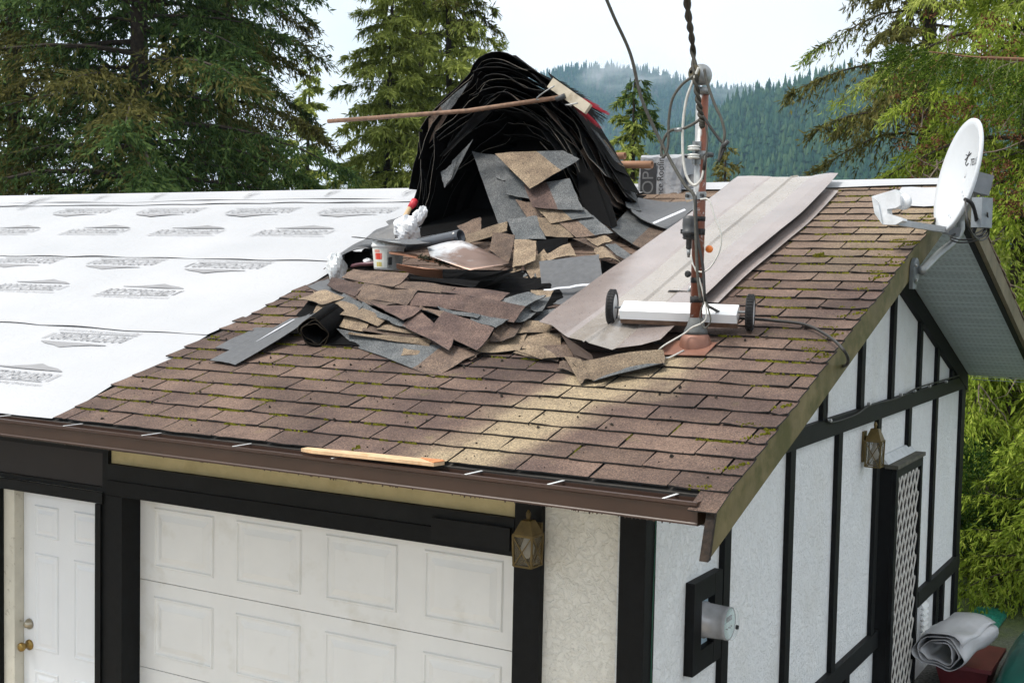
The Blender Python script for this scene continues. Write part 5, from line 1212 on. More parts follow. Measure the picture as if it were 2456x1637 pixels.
cable('black_cable', 'black cable along the mast then across the roof and over the gable edge', [P_(1668, 470), P_(1672, 560), P_(1686, 640), P_(1692, 720), aR(1710, 740, .16), aR(1760, 760, .06), aR(1850, 768, .03), aR(1930, 778, .03), aR(1985, 805, .05), aX(2020, 835, .80), aX(2034, 860, .80), aX(2028, 876, .76), aX(2010, 876, .55)], .0075, M_CABLE, 110)
cable('wall_cable', 'black cable clipped along the upper band of the gable wall', [aX(1986, 930, .05), aX(1984, 980, .05), aX(1990, 1012, .055), aX(2050, 995, .055), aX(2090, 970, .055), aX(2150, 955, .055), aX(2200, 930, .055), aX(2250, 915, .055), aX(2300, 900, .055)], .0065, M_CABLE, 80)
for u, v in ((1990, 1008), (2084, 968), (2160, 946), (2193, 937), (2229, 926), (2269, 915)):
    MB().lathe(aX(u, v, .055), (1, 0, 0), [(-.01, .012), (.012, .012), (.016, .006)], 8).build('cable_clip', simple('clip_nail', (.5, .5, .5), .4, .6), house)
cable('green_wire', 'thin green wire down the corner of the house', [Vector((.039, .06, 2.5)), Vector((.041, .062, 2.2)), Vector((.041, .055, 2.0)), Vector((.041, .052, 1.75)), Vector((.041, .055, 1.2)), Vector((.041, .05, .6)), Vector((.041, .055, .1))], .0032, simple('green_wire', (.012, .085, .05), .5), 40)
# ------------------------------------------------------------------ magnetic sweeper
wl, wr = aR(1473, 776, 0.078), aR(1803, 790, 0.012)
ax = (wr - wl).normalized(); WR = .090
sw = thing('magnetic_sweeper', (wl + wr) / 2, 'white magnetic sweeper bar on two small black wheels behind the mast foot', 'sweeper')
ctr = lambda p: p + RN * WR
for w_, s_ in ((wl, 1), (wr, -1)):
    c = ctr(w_); wt = MB().lathe(c - ax * .019, ax, [(0, .068), (.0, .082), (.006, .088), (.032, .088), (.038, .082), (.038, .068)], 34, 0, False).build('tyre', M_RUBBER, sw)
    tl = MB()
    for k in range(34):
        a = 2 * math.pi * k / 34; e1 = ax.orthogonal().normalized(); e2 = ax.cross(e1); d = e1 * math.cos(a) + e2 * math.sin(a); t_ = ax.cross(d)
        for o_ in (-.008, .008): tl.obox(c + d * .0885 + ax * (o_ + .001), ax * .006, t_ * .005, d * .0025)
    tl.build('tread', M_RUBBER, wt)
    MB().lathe(c - ax * .016, ax, [(0, .012), (.0, .067), (.008, .064), (.012, .024), (.02, .024), (.024, .064), (.032, .067), (.032, .012)], 24).build('hub', simple('hub_grey', (.55, .56, .57), .4), sw)
    MB().tube([c, c + ax * s_ * .065], .006, 10).build('axle', M_GALV, sw)
a_, b_ = ctr(wl) + ax * .050 - RN * .012, ctr(wr) - ax * .060 - RN * .012
upd = RN; sdd = ax.cross(upd).normalized()
bm = MB().obox((a_ + b_) / 2, (b_ - a_) / 2, sdd * .075, upd * .022)
bm.build('bar_housing', M_WHITEMET, sw)
MB().obox((a_ + b_) / 2 - upd * .034, (b_ - a_) / 2 * .998, sdd * .0735, upd * .012).build('magnet_plate', simple('dirty_steel', (.13, .085, .06), .35, .5, .3, 20), sw)
hp = [(a_ + b_) / 2 + ax * x - sdd * y + upd * z for x, y, z in ((-.16, .05, .03), (-.165, .07, .055), (-.15, .08, .062), (.02, .09, .062))]
hs_ = -1
MB().tube(bez([aR(1604, 712, .05), aR(1604, 700, .075), aR(1614, 698, .08), aR(1664, 701, .08)], 16), .006, 8).build('release_handle', M_RUBBER, sw, True)
MB().tube([aR(1646, 710, .06), aR(1662, 680, .12)], .009, 10).build('pull_tube', M_GALV, sw, True)
# ------------------------------------------------------------------ satellite dish
foot = aX(2196, 650, OG + .02)
dish = thing('satellite_dish', foot, 'grey satellite dish on a bent pole at the gable edge', 'dish')
M_DISH = simple('dish_grey', (.60, .63, .66), .45, 0, .02, 4); M_DISHB = simple('dish_back', (.22, .235, .25), .5)
fp = MB(); fp.lathe(foot, (1, 0, 0), [(-.016, .075), (.006, .075), (.010, .06)], 22); fp.box(foot + Vector((-.016, -.075, -.10)), foot + Vector((.004, .02, .0))); fp.build('mount_foot', simple('mount_grey', (.10, .115, .12), .45, .3), dish)
for dy, dzz in ((.03, .01), (-.03, -.05), (-.05, .03)): MB().lathe(foot + Vector((.010, dy, dzz)), (1, 0, 0), [(0, .010), (.008, .010)], 6).build('bolt', M_GALV, dish)
DC = Vector((.86, 2.50, 4.045))             # dish centre
nrm = Vector((-.80, -.56, .22)).normalized()   # facing
bkp = DC - nrm * .13
bp = bez([foot + Vector((.03, .01, .0)), aY(2245, 615, 2.32), aY(2284, 582, 2.52), aY(2303, 552, 2.60), aY(2308, 515, 2.62), bkp], 40)
MB().tube(bp, .024, 14).build('pole', simple('pole_grey', (.26, .275, .27), .4, .5, .15, 6), dish, True)
e2 = Vector((0, 0, 1)) - nrm * nrm.z; e2.normalize(); e1 = e2.cross(nrm).normalized()
RA, RB_ = .245, .335
gr = []
prof = [(r_, .055 * (r_ ** 2)) for r_ in np.linspace(0.02, 1, 10)]
m = MB(); n_ = 48; vs = []; fs = []
full = [(r_, h) for r_, h in prof] + [(1.02, .050), (1.025, .035), (1.0, .030)] + [(r_, .055 * r_ ** 2 - .012) for r_ in (.9, .6, .3, .02)]
for (r_, h) in full:
    for k in range(n_):
        w = 2 * math.pi * k / n_; vs.append(DC + e1 * math.cos(w) * RA * r_ + e2 * math.sin(w) * RB_ * r_ + nrm * (h - .03))
for i in range(len(full) - 1):
    for k in range(n_): fs.append((i * n_ + k, i * n_ + (k + 1) % n_, (i + 1) * n_ + (k + 1) % n_, (i + 1) * n_ + k))
fs.append(tuple(range(n_))); m.add(vs, fs); refl = m.build('reflector', M_DISH, dish, True)
def dsurf(a, b): rr = math.hypot(a / RA, b / RB_); return DC + e1 * a + e2 * b + nrm * (.055 * rr ** 2 - .03)
def dtext(body, size, a, b, rotd, mat=M_INK2, name='printed_name'):
    V, F = text_mesh(body, size, 0, False); cr, sr = math.cos(rotd), math.sin(rotd)
    MB().add([dsurf(a + x * cr - y * sr, b + x * sr + y * cr) + nrm * .0025 for x, y, z in V], F).build(name, mat, refl)
dtext('TELUS', .058, .035, .065, -.05)
# swirl mark
sw_ = bez([(-.055, .135, 0), (-.02, .128, 0), (.012, .140, 0)], 10); sw2 = bez([(-.015, .150, 0), (-.035, .105, 0), (-.045, .085, 0), (-.03, .070, 0), (-.008, .082, 0)], 14); sw3 = bez([(-.06, .105, 0), (-.035, .118, 0), (-.012, .135, 0)], 10)
for q in (sw_, sw2, sw3): MB().tube([dsurf(p.x + .02, p.y) + nrm * .003 for p in q], .0022, 5).build('printed_mark', M_INK2, refl)
for a, b in ((.03, -.09), (.07, -.115), (-.02, -.235), (.02, -.25)): MB().lathe(dsurf(a, b), nrm, [(0, .008), (.004, .007)], 10).build('bolt_head', M_DISH, refl)
bkb = DC - nrm * .10
MB().obox(bkb + Vector((.02, 0, -.02)), e1 * .035, e2 * .06, nrm * .06).build('back_bracket', M_DISHB, dish)
MB().obox(aX(2355, 510, 1.02), Vector((.02, .055, 0)), Vector((0, 0, .085)), Vector((.03, -.012, 0))).build('switch_box', simple('switch_grey', (.22, .245, .265), .5), dish)
armA = dsurf(0, -RB_ * .97) - nrm * .03; lnb = aY(2128, 500, 1.80)
armB = aY(2150, 533, 1.90)
MB().bar(armA, armB, .034, .034).build('feed_arm', simple('arm_grey', (.42, .44, .46), .45), dish)
MB().bar(armA + nrm * -.07, armA + nrm * .02, .045, .05).build('arm_socket', M_DISHB, dish)
hx = (armB - armA).normalized(); hz_ = Vector((0, 0, 1)); hy_ = hx.cross(hz_).normalized()
hd_ = MB(); cc_ = armB + Vector((0, 0, .055))
LZ = lambda a, b: aY(2000 + a / 4.355, 280 + b / 4.355, 1.86)
out = [LZ(398, 830), LZ(470, 900), LZ(480, 1000), LZ(510, 1125), LZ(640, 1128), LZ(720, 1085), LZ(715, 1060), LZ(560, 1010), LZ(555, 965), LZ(650, 950), LZ(695, 925), LZ(695, 820), LZ(640, 757)]
bkv = Vector((.0, .11, .0))
lh = MB().prism([p for p in out], bkv).build('feed_head', simple('lnb_white', (.72, .74, .76), .35), dish)
MB().prism([LZ(470, 905), LZ(398, 830), LZ(430, 1010), LZ(510, 1122)][::-1], Vector((-.0, -.012, .0))).build('feed_face', simple('lnb_face', (.62, .65, .67), .4), dish)
MB().lathe((LZ(690, 880) + bkv * .5), hx * -1, [(0, .040), (.012, .045), (.03, .043)], 18).build('feed_horn', simple('lnb_white', (.72, .74, .76), .35), dish, True)
cl_ = thing('coax_coil', aX(2335, 560, .98), 'dark coax coil hanging behind the dish', 'cable')
for k in range(4):
    o_ = k * .012
    MB().tube(bez([aX(2315, 480, .95 + o_), aX(2322, 540, .98 + o_), aX(2335 + 4 * k, 560 + 5 * k, .98 + o_), aX(2362 + 3 * k, 545 + 6 * k, 1.0 + o_), aX(2368, 510, 1.02 + o_)], 40), .005, 8).build('loop', M_CABLE, cl_, True)
cl_ = thing('arm_coax', aX(2310, 580, .9), 'thin coax pair sagging from the dish arm to the coil', 'cable')
for k in range(2):
    MB().tube(bez([armA - nrm * .06, aX(2280, 568 + 6 * k, .84), aX(2310, 575 + 7 * k, .9), aX(2350, 566 + 5 * k, .98), aX(2370, 530, 1.02)], 40), .0045, 8).build('strand', M_CABLE, cl_, True)
MB().tube(bez([aX(2315, 478, .98), aX(2332, 490, 1.0), aX(2342, 530, 1.0), aX(2334, 558, .98)], 24), .011, 8).build('drip_loop', M_RUBBER, smooth=True, label='thick black cable bundle behind the dish', cat='cable')
# ------------------------------------------------------------------ broom across the stack
BY = 2.20
br = thing('push_broom', aY(1360, 260, BY), 'push broom lying across the stack with its red and black bristles at the right', 'broom')
h0, h1, h2 = aY(787, 291, BY - .1), aY(1120, 266, BY - .02), aY(1354, 232, BY)
MB().tube([h0, h1, h2], .0155, 12).build('handle', M_OLDW, br, True)
Zt = lambda a, b, y: aY(780 + a / 2.8695, 80 + b / 2.8695, y)
b0, b1 = Zt(1548, 338, BY), Zt(1805, 518, BY + .02); bx = (b1 - b0).normalized(); bn = fw * .88 + rt * .34 - up * .05; bn = (bn - bx * bn.dot(bx)).normalized(); bw = bx.cross(bn).normalized()
MB().obox((b0 + b1) / 2 + bn * .02, (b1 - b0) / 2, bw * .036, bn * .022).build('head', simple('broom_block', (.52, .46, .36), .7, 0, .15, 12, .2, 50, .3, (.25, .2, .13), 9), br)
M_BR = simple('bristle_red', (.50, .035, .06), .5); M_BK = simple('bristle_black', (.012, .010, .011), .6)
for row in range(5):
    for k in range(26):
        f = k / 25; o_ = (row - 2) * .0135; p = b0 + (b1 - b0) * (.02 + .96 * f) + bw * o_ + bn * .04
        spx = bx * (.03 + (f - .4) * .12 * (1 if f > .4 else .4)) + bw * (o_ * .9); m = MB()
        for q in range(7): j = Vector((random.gauss(0, .003), random.gauss(0, .003), random.gauss(0, .003))); m.tube([p + j, p + j * 2.2 + spx + bn * (.095 + random.gauss(0, .005))], [.0013, .0010], 3)
        if row in (0, 4) or f > .93: m.build('bristle_tuft', M_BR if (row in (0, 4) and f > .6) else M_BK, br)
        elif k % 2 == 0: m.build('bristle_tuft', M_BK, br)
for a, b in (((1578, 362), (1455, 452)), ((1740, 480), (1655, 492))):
    MB().tube(bez([Zt(*a, BY - .015), Zt((a[0] + b[0]) / 2 - 20, (a[1] + b[1]) / 2 + 6, BY - .03), Zt(*b, BY - .02), Zt(b[0] + 40, b[1] + 8, BY - .012)], 16), .005, 8).build('brace', M_GALV, br, True)
MB().tube([Zt(1590, 455, BY - .012), Zt(1650, 430, BY - .006)], .018, 10).build('ferrule', M_DGREY, br, True)
# ------------------------------------------------------------------ things on the heap
Z7 = lambda a, b: (740 + a / 3.9217, 440 + b / 3.9217)
BYY = 1.62
q7 = lambda a, b, y: aY(*Z7(a, b), y - .42 if y < 1.9 else y - .15)
bc = q7(745, 812, BYY); bh = (q7(792, 545, BYY).z - bc.z)
bu = thing('plastic_bucket', bc, 'white plastic bucket with a red label on the heap', 'bucket')
def bucketmat():
    t = NT('bucket_plastic'); p = t.coord('Position'); t.col(t.mix(t.ramp(t.noise(40, 5, .7, p), [(.52, (0, 0, 0)), (.7, (.8, .8, .8))]), (.74, .75, .74), (.22, .24, .17))); t.set(.4); return t.mat
MB().lathe(bc, (.02, 0, 1), [(0, .080), (.004, .086), (bh * .78, .100), (bh * .80, .107), (bh * .87, .107), (bh * .88, .102), (bh, .105), (bh, .100), (.02, .082)], 32, 0, True).build('tub', bucketmat(), bu, True)
def onbucket(a0, a1, z0, z1, mat, name):
    g = []
    for i in range(7):
        a = a0 + (a1 - a0) * i / 6; row = []
        for z in (z0, (z0 + z1) / 2, z1):
            r_ = .0867 + (.1 - .086) * z / (bh * .78) + .0012; row.append(bc + Vector((math.cos(a) * r_, math.sin(a) * r_, z)))
        g.append(row)
    MB().sheet(g, .0008).build(name, mat, bu)
fa = math.atan2(CAM.y - bc.y, CAM.x - bc.x)
onbucket(fa - 1.30, fa - .05, .012, bh * .74, simple('bucket_label', (.66, .67, .62), .5, 0, .12, 30), 'paper_label')
onbucket(fa - .95, fa - .40, bh * .36, bh * .58, simple('label_red', (.62, .05, .025), .5), 'red_panel')
onbucket(fa - .98, fa - .55, bh * .60, bh * .70, simple('label_pink', (.62, .25, .2), .5), 'red_panel')
onbucket(fa - .85, fa - .42, bh * .12, bh * .27, simple('label_yellow', (.55, .45, .12), .5), 'yellow_panel')
for k in range(9): onbucket(fa + .02 + k * .028, fa + .036 + k * .028 + (k % 3) * .004, .03, .08, M_INK2, 'barcode_line')
piece([q7(430, 500, BYY + .10), q7(1000, 520, BYY + .08), q7(1130, 557, BYY - .10), q7(640, 530, BYY - .13)], 'g', 'grey shingle scrap lying on the bucket as a lid', 'scrap on the bucket', sag=-.012)
# grey pipe
p0, p1 = q7(535, 672, 1.80), q7(1432, 495, 1.72); pd = (p1 - p0).normalized(); pl = (p1 - p0).length
MB().lathe(p0, pd, [(0, .030), (.0, .040), (pl - .05, .041), (pl, .043), (pl, .037), (pl - .06, .034), (.02, .030)], 26, 0, False).build('grey_pipe', simple('grey_pipe', (.075, .082, .095), .22, 0, .1, 8), smooth=True, label='dark grey plastic pipe with its open end right of the bucket', cat='pipe')
# copper brown shovel underneath, aluminium scoop on top
M_COP = simple('copper_brown_steel', (.36, .17, .10), .4, .35, .2, 9, .1, 30, .5, (.14, .08, .05), 14)
sc = MB(); g = []
rowsA = [((745, 655), (1100, 690), (1420, 800)), ((790, 690), (1130, 745), (1430, 810))]
for f in (0, .5, 1):
    g.append([q7(*[rowsA[0][k][c] * (1 - f) + rowsA[1][k][c] * f for c in (0, 1)], 1.50 - .09 * f) for k in range(3)])
g2 = []
for k in range(9):
    t = k / 8; a = (745 + 690 * t, 655 + 150 * t ** 1.25)
    g2.append([q7(a[0] + 18 * j, a[1] - 4 + (6 if j else 0), 1.40 + .22 * (1 - j)) + Vector((0, 0, .02 * (1 - j))) for j in (0, .33, .66, 1)])
MB().sheet(g2[::-1], .003).build('rusty_shovel_blade', M_COP, label='flat copper brown blade under the aluminium scoop', cat='shovel')
tr_ = MB(); g3 = []
for k in range(11):
    t = k / 10; x = 830 + 430 * t; yt = 752 + 55 * t + 10 * math.sin(t * 3); yb = 795 + 95 * math.sin(min(1, t * 1.1) * 1.5) * 1.0
    g3.append([q7(x, yt + (yb - yt) * j, 1.44 - .05 * math.sin(t * 3.1) + .06 * j) for j in (0, .5, 1)])
MB().sheet(g3, .003).build('copper_tray', simple('copper_brown_paint', (.40, .19, .115), .4, .2, .1, 6), label='curved copper brown tray lip sticking out below the shovel', cat='tray')
g4 = []
for i in range(13):
    t = i / 12; row = []
    for j in range(9):
        w = j / 8; top = (1115 + 775 * t, 600 - 65 * math.sin(min(1, t / .42) * math.pi / 2) * (1 if t < .42 else 1) + (210 * ((t - .42) / .58) ** 1.15 if t > .42 else 0)); 
        bot = (1160 + 700 * t if t > .5 else 1150 + 740 * t, 690 + 250 * min(t, .5) if t < .5 else 815 - 60 * (t - .5) * 2)
        x = top[0] * (1 - w) + bot[0] * w; y = top[1] * (1 - w) + bot[1] * w
        Y = 1.62 - .30 * w + .04 * math.sin(math.pi * w); p = q7(x, y, Y)
        p = p + Vector((0, -.3, 1)) * (.010 * math.exp(-((w - .35) / .07) ** 2) + .010 * math.exp(-((w - .62) / .07) ** 2)) * (1 if .25 < t < .8 else 0) + Vector((0, 0, 1)) * .006 * math.sin(w * 26) * max(0, 1 - t * 3.5)
        row.append(p)
    g4.append(row)
def scoopmat():
    t = NT('worn_scoop'); p = t.coord('Position'); sx = t.n('SeparateXYZ'); t.l(p, sx.inputs[0])
    f = t.math('ADD', t.math('MULTIPLY', t.math('ADD', sx.outputs['X'], 1.98), 2.2), t.math('MULTIPLY', t.math('SUBTRACT', t.noise(9, 5, .7, p), .5), 1.6))
    t.col(t.mix(t.ramp(f, [(.25, (0, 0, 0)), (.7, (.9, .9, .9))]), (.60, .61, .63), (.20, .115, .08))); t.set(.42, .65); return t.mat
MB().sheet(g4[::-1], .002).build('scoop_blade', scoopmat(), smooth=True, label='shiny aluminium scoop blade turned over on the shovels', cat='shovel')
g5 = []
for k in range(13):
    t = k / 12; g5.append([q7(940 + 980 * t, 850 + 70 * math.sin(t * 2.6) - 20 * t - 75 * t ** 3 + 40 * j * (1 - t * .4), 1.50 - .16 * j) for j in (0, .5, 1)])
MB().sheet(g5[::-1], .004).build('tar_paper_sheet', M_ASPH, label='black tar paper sheet under the shovels', cat='tar paper')
dm = MB(); rr = random.Random(4)
for k in range(150):
    t = rr.random(); p = q7(1030 + 280 * t + rr.gauss(0, 8), 690 + 75 * t + rr.gauss(0, 10), 1.41 + rr.gauss(0, .012)); a = rr.uniform(0, 3); l_ = rr.uniform(.004, .016)
    dm.bar(p, p + Vector((math.cos(a), math.sin(a), rr.uniform(-.4, .8))) * l_ * 1.5, l_ * .5, l_ * .4)
dm.build('leaf_litter', simple('litter', (.03, .028, .012), .95, 0, .7, 90), label='dark leaf litter on the rusty blade', cat='litter', kind='stuff')
# wooden handle with red end, white bags, grey sheet, maroon handle
ham = thing('hammer', q7(800, 500, 2.0), 'wooden tool handle with a red end leaning on the left of the stack', 'tool')
MB().tube([q7(805, 500, 2.0), q7(895, 340, 2.08), q7(955, 225, 2.14)], [.021, .019, .017], 12).build('handle', M_ASHW, ham, True)
MB().tube([q7(952, 230, 2.14), q7(985, 190, 2.16), q7(1000, 160, 2.18)], [.020, .026, .024], 12).build('red_head', M_RED, ham, True)
def blob(name, label, c, rx, rz, seed, mat, sq=1.0, lean=0):
    r = random.Random(seed); m = MB(); vs = []; fs = []; nu_, nv_ = 22, 14; ph = [r.uniform(0, 6) for _ in range(8)]
    for j in range(nv_ + 1):
        b = math.pi * j / nv_
        for i in range(nu_):
            a = 2 * math.pi * i / nu_; k = 1 + .13 * math.sin(3 * a + ph[0] + 2 * b) + .10 * math.sin(5 * a - 4 * b + ph[1]) + .06 * math.sin(9 * a + 7 * b + ph[2]) + r.gauss(0, .025)
            vs.append(Vector(c) + Vector((math.cos(a) * math.sin(b) * rx * k + lean * math.cos(b), math.sin(a) * math.sin(b) * rx * k * sq, math.cos(b) * rz * k)))
    for j in range(nv_):
        for i in range(nu_): fs.append((j * nu_ + i, (j + 1) * nu_ + i, (j + 1) * nu_ + (i + 1) % nu_, j * nu_ + (i + 1) % nu_))
    m.add(vs, fs); return m.build(name, mat, label=label, cat='bag')
M_BAG = simple('white_film', (.72, .73, .75), .3, 0, .06, 20)
bg = blob('plastic_bag', 'crumpled white printed plastic bag beside the wooden handle', q7(925, 430, 2.0), .085, .085, 1, M_BAG)
for k in range(7):
    bgp = q7(905 + 3 * k, 395 + 10 * k, 1.905 - .004 * k); MB().bar(bgp - Vector((.026, 0, 0)), bgp + Vector((.026, 0, .006)), .001, .003).build('printed_line', simple('bag_print', (.35, .36, .38), .5), bg)
blob('plastic_bag', 'twisted white plastic end above the printed bag', q7(1045, 310, 2.06), .045, .062, 2, M_BAG, 1, .03)
blob('plastic_bag', 'clear white plastic bundle under the grey sheet at the membrane edge', q7(262, 790, 1.62), .062, .085, 3, simple('hazy_film', (.62, .64, .65), .25))
blob('plastic_bag', 'small white plastic wad left of the bucket', q7(560, 735, 1.66), .03, .02, 4, M_BAG)
g6 = []
for i in range(13):
    t = i / 12; row = []
    for j in range(5):
        w = j / 4; top = (240 + 400 * t, 700 - 190 * math.sin(t * 1.6)); bot = (140 + 440 * t, 805 - 215 * math.sin(t * 1.75) + 20 * t)
        row.append(q7(top[0] * (1 - w) + bot[0] * w, top[1] * (1 - w) + bot[1] * w, 1.95 - .33 * w))
    g6.append(row)
MB().sheet(g6[::-1], .004, 0, 1, 1).build('grey_shingle_sheet', [M_STRIP, M_ASPH], smooth=True, label='curved smooth grey sheet arching over the plastic bundle', cat='shingle')
piece([q7(640, 430, 2.0), q7(860, 360, 2.05), q7(800, 520, 1.95), q7(520, 530, 1.9)], 'g', 'smooth grey sheet behind the wooden handle', 'sheets left of the stack')
piece([q7(740, 370, 2.15), q7(900, 290, 2.2), q7(880, 355, 2.1), q7(770, 390, 2.1)], 'g', 'small grey scrap above the grey sheet behind the handle', 'sheets left of the stack')
piece([q7(345, 650, 1.72), q7(560, 640, 1.72), q7(640, 800, 1.68), q7(345, 790, 1.68)], 'k', 'black sheet put in for the shade of the hollow behind the plastic bundle', 'sheets left of the stack')  # black sheet stands for the shade in this hollow
MB().tube(bez([q7(400, 778, 1.60), q7(480, 760, 1.58), q7(560, 756, 1.58), q7(650, 748, 1.60)], 16), [.005] + [.012] * 7 + [.013] * 7 + [.010] * (len(bez([(0, 0, 0)] * 4, 16)) - 15), 10).build('maroon_handle', simple('maroon', (.10, .035, .045), .35), smooth=True, label='maroon tool grip left of the bucket', cat='tool')
# ------------------------------------------------------------------ underlayment roll box and cardboard tubes at the ridge
RBX = thing('underlayment_pack', aY(1590, 468, 3.25), 'grey plastic wrapped pack of underlayment standing on the ridge', 'pack')
def packmat():
    t = NT('grey_film'); p = t.coord('Position'); t.col(t.ramp(t.noise(7, 4, .6, p), [(.3, (.25, .26, .28)), (.7, (.42, .43, .45))])); t.set(.33); t.bump(t.noise(16, 4, .6, p), .6, .02); return t.mat
yk = 3.22; A_ = aY(1533, 470, yk); B_ = aY(1640, 470, yk + .05); zt = aY(1545, 372, yk).z; zb_ = aY(1545, 475, yk).z - .06
pk = MB(); dxb = B_.x - A_.x; rj = random.Random(5)
gx = 8; cols = []
fx = lambda u, z, y: Vector((A_.x + dxb * u + rj.gauss(0, .004), y + rj.gauss(0, .004), z + rj.gauss(0, .004)))
g = []
for i in range(9):
    u = i / 8; g.append([fx(u, zb_, yk), fx(u, zb_ * .5 + zt * .5, yk + .008 * math.sin(u * 9)), fx(u, zt - .02, yk), fx(u, zt + .004, yk + .03), fx(u, zt + .01, yk + .2), fx(u, zt, yk + .36), fx(u, zb_, yk + .38)])
pk.sheet(g, .01); pk.build('wrap', packmat(), RBX)
MB().box((A_.x + .012, yk + .02, zb_), (A_.x + dxb - .012, yk + .36, zt - .02)).build('filling', simple('pack_fill', (.25, .26, .28), .6), RBX)
V, F = text_mesh('OPG', .15); V[:, 0] *= 1.0
zc_ = (zt + zb_) / 2 + .05
MB().box((A_.x + .012, yk - .012, zb_ + .02), (A_.x + .135, yk - .009, zt - .06)).build('dark_band', simple('band_print', (.035, .036, .04), .5), RBX)
MB().add([Vector((A_.x + .115 - y * .85, yk - .014, zc_ - .02 + x * .85)) for x, y, z in V], F).build('printed_name', simple('band_letters', (.16, .165, .17), .5), RBX)
V, F = text_mesh('nce Roofing', .075)
MB().add([Vector((A_.x + .195 - y, yk - .014, zc_ - .01 + x * .85)) for x, y, z in V], F).build('printed_words', M_INK2, RBX)
piece([aY(1640, 425, 3.3), aY(1672, 415, 3.3), aY(1672, 436, 3.25), aY(1650, 450, 3.25)], 'g', 'loose pale flap right of the wrapped pack', 'flap by the pack')
for (u0, v0, u1, v1, yy), lab in (((1400, 395, 1564, 395, 2.95), 'front cardboard tube pointing right from behind the stack'), ((1380, 378, 1499, 374, 3.2), 'rear cardboard tube poking out above the front one')):
    a, b = aY(u0, v0, yy), aY(u1, v1, yy); d = (b - a).normalized(); ln = (b - a).length
    MB().lathe(a, d, [(0, .0), (0, .027), (ln, .027), (ln, .021), (ln - .05, .020)], 20, 0, False).build('cardboard_tube', simple('cardboard', (.36, .19, .11), .7, 0, .08, 20), smooth=True, label=lab, cat='tube', group='cardboard tubes')
# splintered board in the gutter
sp_ = [aZ(*p, 2.62) for p in ((722, 1082), (738, 1079), (900, 1094), (1010, 1106), (1062, 1111), (1066, 1114), (1040, 1118), (900, 1103), (750, 1087))]
MB().prism(sp_, (0, 0, .014)).build('split_board', M_WOOD, label='splintered fresh wood board lying in the gutter', cat='board')
MB().prism([p + Vector((0, 0, .0145)) for p in (sp_[3], sp_[4], sp_[5], sp_[6])], (0, 0, .003)).build('split_end', simple('split_red', (.50, .19, .07), .7, 0, .3, 30), label='reddish torn end of the board in the gutter', cat='board')
# ------------------------------------------------------------------ lanterns
def lantern(c, hw, hh, axis, label):        # c = centre of the body
    th = thing('wall_lantern', c - Vector((0, 0, hh)), label, 'lantern', 'brass wall lanterns')
    t = NT('lantern_glass'); t.col((.16, .135, .09)); t.set(.15); t.b.inputs['Alpha'].default_value = .45
    b = hw * .92; tp = hw * 1.0
    cor = lambda r_, z: [c + Vector((sx * r_, sy * r_, z)) for sx, sy in ((-1, -1), (1, -1), (1, 1), (-1, 1))]
    lo, hi = cor(b, -hh), cor(tp, hh * .35)
    for k in range(4):
        MB().bar(lo[k], hi[k], .009, .009, (1, 0, 0)).build('corner_rib', M_BRASS, th)
        l2, h2 = (k + 1) % 4, (k + 1) % 4
        MB().bar(lo[k], lo[l2], .008, .008).build('bottom_rail', M_BRASS, th); MB().bar(hi[k], hi[h2], .009, .012).build('top_rail', M_BRASS, th)
        o_ = ((lo[k] + lo[l2]) / 2 - c); o_.z = 0; o_ = o_.normalized() * .004
        MB().bar(lo[k] + o_, hi[h2] + o_, .005, .003, o_).build('cross_bar', M_BRASS, th); MB().bar(lo[l2] + o_ * 1.6, hi[k] + o_ * 1.6, .005, .003, o_).build('cross_bar', M_BRASS, th)
        MB().add([lo[k] - o_ * .5, lo[l2] - o_ * .5, hi[h2] - o_ * .5, hi[k] - o_ * .5], [(0, 1, 2, 3)]).build('pane', t.mat, th)
    tp2 = cor(hw * .48, hh * .98); ov = cor(hw * 1.02, hh * .36); m = MB(); m.hexa(ov + tp2); m.build('hood', M_BRASS, th)
    MB().lathe(c + Vector((0, 0, hh * .98)), (0, 0, 1), [(0, .012), (.012, .008), (.02, .012), (.034, .012), (.05, .003)], 12).build('finial', M_BRASS, th, True)
    MB().lathe(c + Vector((0, 0, -hh * .7)), (0, 0, 1), [(0, .006), (.02, .028), (.05, .034), (.08, .024), (.11, .014), (.14, .013)], 16).build('bulb', simple('bulb_glass', (.7, .68, .62), .3), th, True)
    MB().obox(c - axis * (hw + .02) + Vector((0, 0, .0)), axis * .008, Vector((0, 0, 1)).cross(axis) * hw * .7, Vector((0, 0, hh * .8))).build('back_plate', M_BRASS, th)
    MB().bar(c - axis * (hw + .02) + Vector((0, 0, hh * .5)), c + Vector((0, 0, hh * .6)), .014, .014).build('arm', M_BRASS, th)
c_ = aY(1266, 1300, -.115); lantern(c_, .052, .108, Vector((0, -1, 0)), 'brass lantern with crossed bars at the right end of the garage beam')
c_ = aX(2098, 1072, .085); lantern(c_, .056, .138, Vector((1, 0, 0)), 'brass lantern with crossed bars on the gable wall above the lattice door')
